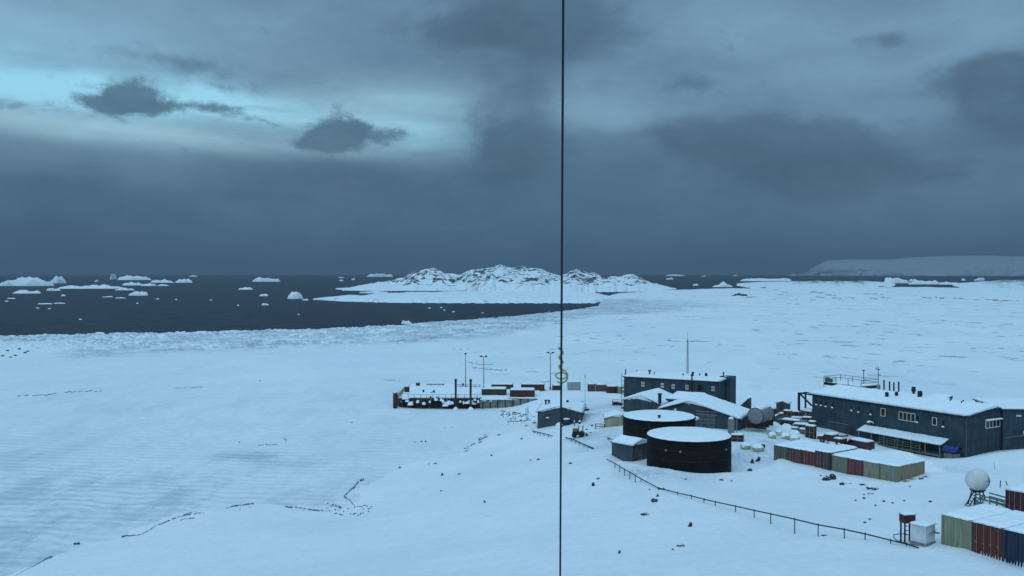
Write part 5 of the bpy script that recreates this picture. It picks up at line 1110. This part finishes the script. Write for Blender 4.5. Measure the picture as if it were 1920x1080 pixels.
b.build('ladder', TRIM, t)
a0 = P(1831, 945, 10.45); a1 = P(1884, 958, 10.6); t = thing('timber_walkway', 'grey green timber walkway with rails leading from the white sphere to the wine red container', 'walkway', (a0.x, a0.y, 10.3), math.atan2(a1.y - a0.y, a1.x - a0.x)); LW = (a1 - a0).length
MB().box(0, LW, 0, 1.6, .1, .3).build('deck', WOOD, t); cap(0, LW, .05, 1.6, lambda x, y: .3, .12, t, name='deck_snow', res=.25); b = MB()
for y in (-.06, 1.62):
    for z in (.35, .75, 1.1): b.box(0, LW, y, y + .06, z, z + .13)
b.build('rail', GREENW, t)
for k in range(5): b = MB(); x = LW * k / 4 - .05; b.box(x, x + .1, -.14, -.062, -.4, 1.3); b.build('post', GREENW, t)
n0 = P(1736, 1011, 12.0); t = thing('white_hut', 'small white panel hut with a snowy roof beside the pale green container', 'hut', (n0.x, n0.y, 11.6), R(38))
hh = (1016 - 988) * n0.y / F + .18
gz_ = hh; MB().box(0, 1.5, 0, 1.35, 0, hh).build('wall', WHITE, t); rf = MB().box(-.06, 1.56, -.06, 1.41, hh + .003, hh + .07).build('roof', GALV, t); cap(-.06, 1.56, -.06, 1.41, lambda x, y: hh + .07, .09, rf, res=.12, edge=.3)
MB().box(-.02, -.002, .2, 1.1, .2, hh - .15).build('side_panel', WHITE, t); b = MB(); b.box(-.03, 1.53, -.05, 1.38, -.3, -.003); b.build('skid', GALV, t)
MB().box(1.0, 1.4, -.5, -.01, .75, .82).build('shelf', GALV, t); b = MB(); b.bar((.15, -.12, .75), (1.55, -.12, 1.0), .03); b.build('pipe', GALV, t)
p = P(1701, 1006, 11.7); z1 = at(1704, 979, p.y).z - p.z; z2 = at(1704, 962, p.y).z - p.z; t = thing('instrument_box', 'dark wine red instrument box on tall legs left of the small white hut', 'instrument box', p, R(8))
MB().box(-.52, .52, -.4, .4, z1, z2).build('cabinet', CC['dred'], t, bevel=.02); cap(-.54, .54, -.42, .42, lambda x, y: z2, .1, t, name='snow_cap', res=.1)
for x in (-.4, .4):
    for y in (-.3, .3): MB().bar((x, y, -.5), (x, y, z1), .075, 6).build('leg', STEEL, t)
b = MB(); 
for q in (.2, .5, .8): b.bar((-.4, -.3, z1 * q), (.4, -.3, z1 * q), .035); b.bar((.4, -.3, z1 * q), (.4, .3, z1 * q), .035)
b.build('crossbar', STEEL, t)
p0 = P(1700, 1001, 11.6); b = MB(); pts = [P(1700,1001,11.9), P(1685,1001,11.95), P(1676,1003,11.95), P(1676,1008,11.9), P(1681,1013,11.75), P(1700,1019,11.7)]; o = b.tube([q - p0 for q in pts], .035, 6).build('bent_pipe', STEEL, None, p0); tag(o, 'thin bent pipe looping on the snow left of the instrument box', 'pipe')
for k, (px, py, h_, lean, lb) in enumerate(((1865, 880, .95, -.12, 'thin leaning stick in open snow above the white sphere'), (1875, 915, .8, .05, 'small dark stake left of the wine red container'), (1890, 910, .5, -.25, 'short leaning stake nearest the wine red container'))):
    p = g3(px, py); o = MB().bar((0, 0, -.3), (lean, 0, h_), .05 if k else .03, 6).build('marker_stake', STEEL, None, p); tag(o, lb, 'stake')
# ================================================================== ROCKS
def rockmesh(seed):
    rr = random.Random(seed); bm = bmesh.new(); bmesh.ops.create_icosphere(bm, subdivisions=3, radius=1)
    for v in bm.verts:
        d = v.co.normalized(); k = 1 + .45 * mn.noise(d * 1.3 + Vector((seed * 3.1, 0, 0))) + .22 * mn.noise(d * 3.3 + Vector((0, seed * 1.7, 0)))
        v.co = d * k; 
        for a in range(3): v.co[a] = round(v.co[a] * 5) / 5 * .35 + v.co[a] * .65
    me = bpy.data.meshes.new('rock'); bm.to_mesh(me); bm.free(); me.materials.append(ROCK); return me
RM = [rockmesh(i) for i in range(9)]
def rock(px, py, w_, h_, label, group=None, i=0, lean=0, name='rock', onice=False):
    p = G(px, py); s = p.y / F; o = bpy.data.objects.new(name, RM[i % 9]); COL.objects.link(o)
    o.scale = (w_ * s / 2, max(.12, min(w_ * s * .4, 1.5)), max(.12, h_ * s / 1.6)); o.location = (p.x, p.y + .1, p.z + h_ * s * .04); o.rotation_euler = (0, R(lean), R((i * 67) % 40 - 20)); return tag(o, label, 'rock', group)
BIG = [(1113,913,6,10,'upright dark rock standing alone in the snow left of the long pipe rail',0),(1122,900,7,4,'small flat rock just above the upright lone rock left of the pipe rail',0),(1228,941,13,9,'largest dark rock below the bend of the long pipe rail',10),(1233,932,5,7,'thin rock rising above the largest one below the rail bend',20),(1241,918,13,5,'flat dark rock lying under the long pipe rail at its bend',0),
 (1210,967,14,7,'wide wedge shaped rock below the bend of the pipe rail',12),(1294,988,7,11,'slim grey rock standing alone below the middle of the rail',15),(1277,1026,15,6,'flat two part rock, lowest of the rocks under the pipe rail',0),(1161,1038,4,9,'thin leaning rock sliver low in the snow right of the wire',25),(1354,902,9,4,'dark flat rock on the snow rim below the nearer black tank',0),(1372,903,5,3,'small rock right of the flat one below the nearer black tank',0),
 (1411,869,6,12,'left upright rock of the pair between black tank and container row',5),(1421,866,7,15,'right upright rock of the pair between black tank and container row',25),(1407,884,9,7,'low dark rock below the upright pair near the black tank',0),(1550,901,14,12,'left half of the craggy outcrop below the container row',10),(1562,900,13,13,'right half of the craggy outcrop below the container row',-10),
 (1579,910,9,8,'dark pointed rock just right of the craggy outcrop',10),(1590,907,12,3,'low rock ledge right of the pointed rock by the outcrop',0),(1619,911,12,5,'dark flat rock left above the long dark slab',0),(1638,918,24,8,'long dark rock slab below the right part of the container row',8),(1634,927,12,3.5,'flat rock just below the long dark slab',0),
 (1675,899,18,5,'grassy flat rock at the foot of the tan container',0),(1702,903,13,4,'dark rock right of the grassy one below the tan container',0),(1712,900,9,4,'rock under the long side of the tan container',0),(1728,899,9,5,'larger of two rocks at the right end of the tan container',0),(1736,895,7,4,'smaller rock at the right end of the tan container',0),
 (1745,943,6,5,'lone small rock left of the white sphere stand',0),(1548,1006,13,3,'flat rock low right under the tallest rail posts',0),(1385,554,17,6,'left part of the dark rock islet on the far sea ice',0),(1396,555,14,5,'right part of the dark rock islet on the far sea ice',0),(1376,555,9,3,'low left tip of the dark rock islet on the far sea ice',0),
 (829,892,4,7,'small upright rock alone in the open snow left of centre',10),(861,890,6,4,'leaning small rock right of the small upright lone rock',-20),(909,943,4,5,'tiny leaning rock nearest the wire in the open snow',-30),(734,817,15,3,'flat dark streak of rock on the ice below the pier',0)]
for i, (px, py, w_, h_, lb, ln) in enumerate(BIG): rock(px, py, w_, h_, lb, None, i, ln)
SML = [(1218,919),(1286,900),(1621,936),(1621,929),(1707,914),(1658,942),(1674,945),(1696,941),(1642,949),(1623,981),(1632,976),(922,855),(804,871),(817,870),(749,878),(827,921),(995,864),(1009,863),(778,830),(790,829),(798,829),(834,802),(936,816),(978,824),(487,715),(140,1021),(146,1021),(660,793),(1262,1032),
       (1070,870),(846,803),(1540,893),(1605,940),(1498,860),(1100,806),(1110,799),(1108,812)]
for i, (px, py) in enumerate(SML): rock(px, py, 3 + (i * 7) % 4, 2.2 + (i % 3), 'small dark stone poking through the smooth snow', 'small scattered stones in the snow', i)
rng = random.Random(12)
for i in range(46):   # rocky shore left of the boathouse
    q = rng.random(); px = 940 + 66 * rng.random(); py = 772 + (px - 940) * .28 + rng.uniform(-8, 14); rock(px, min(py, 803), rng.uniform(2, 7), rng.uniform(1.2, 3.5), 'dark snow dusted boulder on the stony shore left of the boathouse', 'boulders on the stony shore by the pier', i + 3)
for i in range(26):   # ridge of stones on the slope
    q = rng.random(); px = 872 + 44 * q + rng.uniform(-3, 3); py = 845 - 29 * q + rng.uniform(-3, 3); rock(px, py, rng.uniform(3, 8), rng.uniform(1.3, 3), 'low dark stone in the slanting band of stones below the shore', 'slanting band of stones on the slope', i)
for i, (px, py) in enumerate([(5,668),(14,658),(29,667),(20,670),(47,662),(52,659),(36,655)]): rock(px, py, 6, 3.5, 'dark ice stained boulder at the left edge of the broken ice band', 'boulders in the ice at the left edge', i)
rng = random.Random(31)
for i in range(70):
    px = rng.uniform(1400, 1670) if i < 52 else rng.uniform(1700, 1918); py = (rng.choice([539, 544, 549, 553, 558, 561]) if i < 52 else 558 + (px - 1700) * .03) + rng.uniform(-1.5, 1.5); rock(px, py, rng.uniform(4, 17), rng.uniform(1, 2.4), 'low dark ledge showing through the far sea ice below the snow hill', 'dark ledges on the far sea ice', i)
rng = random.Random(5)
for i in range(30):
    a = rng.uniform(-1, 1); px = 655 + 42 * a; py = 960 - 10 * a * a + rng.uniform(-9, 9); rock(px, py, rng.uniform(2, 6), rng.uniform(1.2, 2.4), 'dark stone in the broken tide crack cluster at the head of the small bay', 'stones in the tide crack cluster', i)
# ================================================================== ICE CRACKS
CRK = mat('crack_dark_ice', (.07, .085, .085), .8, var=.6, vscale=2.0)
FAINT = mat('faint_blue_crack', (.30, .39, .46), .8, var=.3)
def crack(pts, wpx, seed, gap=.25, step=2.2):
    b = MB(); rr = random.Random(seed); prev = None
    for (a, c) in zip(pts[:-1], pts[1:]):
        L = math.hypot(c[0] - a[0], c[1] - a[1]); n = max(1, int(L / step))
        for i in range(n):
            q0, q1 = i / n, (i + 1.15) / n
            if rr.random() < gap: prev = None; continue
            def pt(q, dy): 
                px = a[0] + (c[0] - a[0]) * q; py = a[1] + (c[1] - a[1]) * q + dy; py += 1.6 * mn.noise((px * .12, seed, 0)); p = P(px, py, 0); z = max(0, H(p.x, p.y)); p = P(px, py, z + .05); return p
            w0 = wpx * rr.uniform(.25, 1.0); off = rr.uniform(-.5, .5) * wpx * .5
            vs = [pt(q0, -w0 / 2 + off), pt(q1, -w0 * rr.uniform(.1, .6) + off), pt((q0 + q1) / 2, off), pt(q1, w0 * rr.uniform(.1, .5) + off), pt(q0, w0 * rr.uniform(.2, .5) + off)]
            lo = [v - Vector((0, 0, .25)) for v in vs]
            b.add([*vs, *lo], [(0, 1, 2, 3, 4), (5, 6, 1, 0), (8, 9, 4, 3), (9, 5, 0, 4)])
    if b.v: tag(b.build('ice_crack', FAINT if seed in (14, 15, 16, 20, 21, 22, 23, 24, 10, 13) else CRK), kind='structure')
crack([(228,1005),(262,1003),(275,997),(292,986),(305,981),(325,972),(350,965),(375,962),(390,961)], 2.6, 1, .12); crack([(338,975),(352,972),(370,970)], 2.0, 2, .4)
crack([(345,964),(370,959),(388,961)], 3.0, 12, .3); crack([(418,956),(440,948),(476,944)], 2.6, 3, .1); crack([(425,953),(450,955),(470,950)], 2.0, 4, .45)
crack([(682,897),(672,903),(665,912),(655,920),(645,930)], 4.5, 5, .15, 1.6); crack([(645,930),(655,938),(665,948),(682,955),(702,945)], 4.0, 6, .35); crack([(615,945),(635,950),(650,962),(668,968),(690,955)], 7.0, 7, .4, 3); crack([(625,952),(645,968),(672,958)], 7.0, 8, .5, 3)
crack([(535,950),(560,951),(575,955),(605,957)], 2.6, 9, .45, 3); crack([(30,1078),(60,1062),(98,1041)], 2.0, 10, .1); crack([(75,1053),(100,1040)], 1.6, 13, .3)
crack([(28,742),(85,740),(125,735),(155,733),(190,733)], 1.6, 14, .25, 4); crack([(325,728),(380,725.5)], 1.8, 15, .1, 4); crack([(35,864),(55,854),(82,850)], 1.8, 16, .2, 3); crack([(485,834.5),(520,833)], 1.4, 17, .1, 3); crack([(529,819),(538,827)], 3, 18, .1); crack([(447,829),(470,832)], 2.2, 19, .5, 3)
crack([(878,679),(905,684),(925,683)], 1.6, 20, .2, 4); crack([(882,688),(910,692),(950,694)], 1.8, 21, .2, 4); crack([(720,712),(750,714)], 1.3, 22, .4, 4); crack([(975,722),(1000,717),(1030,715)], 1.6, 23, .2, 4); crack([(850,655),(880,655)], 1.6, 24, .5, 4)
# ================================================================== HAZE
hb = MB().box(-42600, 42600, -3600, 40600, -4.6, 620).build('haze', bpy.data.materials.new('haze_air')); hb['kind'] = 'stuff'; hb.display_type = 'WIRE'
hm = hb.data.materials[0]; hm.use_nodes = True; hm.node_tree.nodes.clear(); ht = NT(hm.node_tree); pv = ht.new('ShaderNodeVolumePrincipled')
pv.inputs['Density'].default_value = 5.0e-5; pv.inputs['Color'].default_value = (.29, .37, .455, 1); pv.inputs['Anisotropy'].default_value = 0.0
ht.l.new(pv.outputs[0], ht.new('ShaderNodeOutputMaterial').inputs['Volume'])
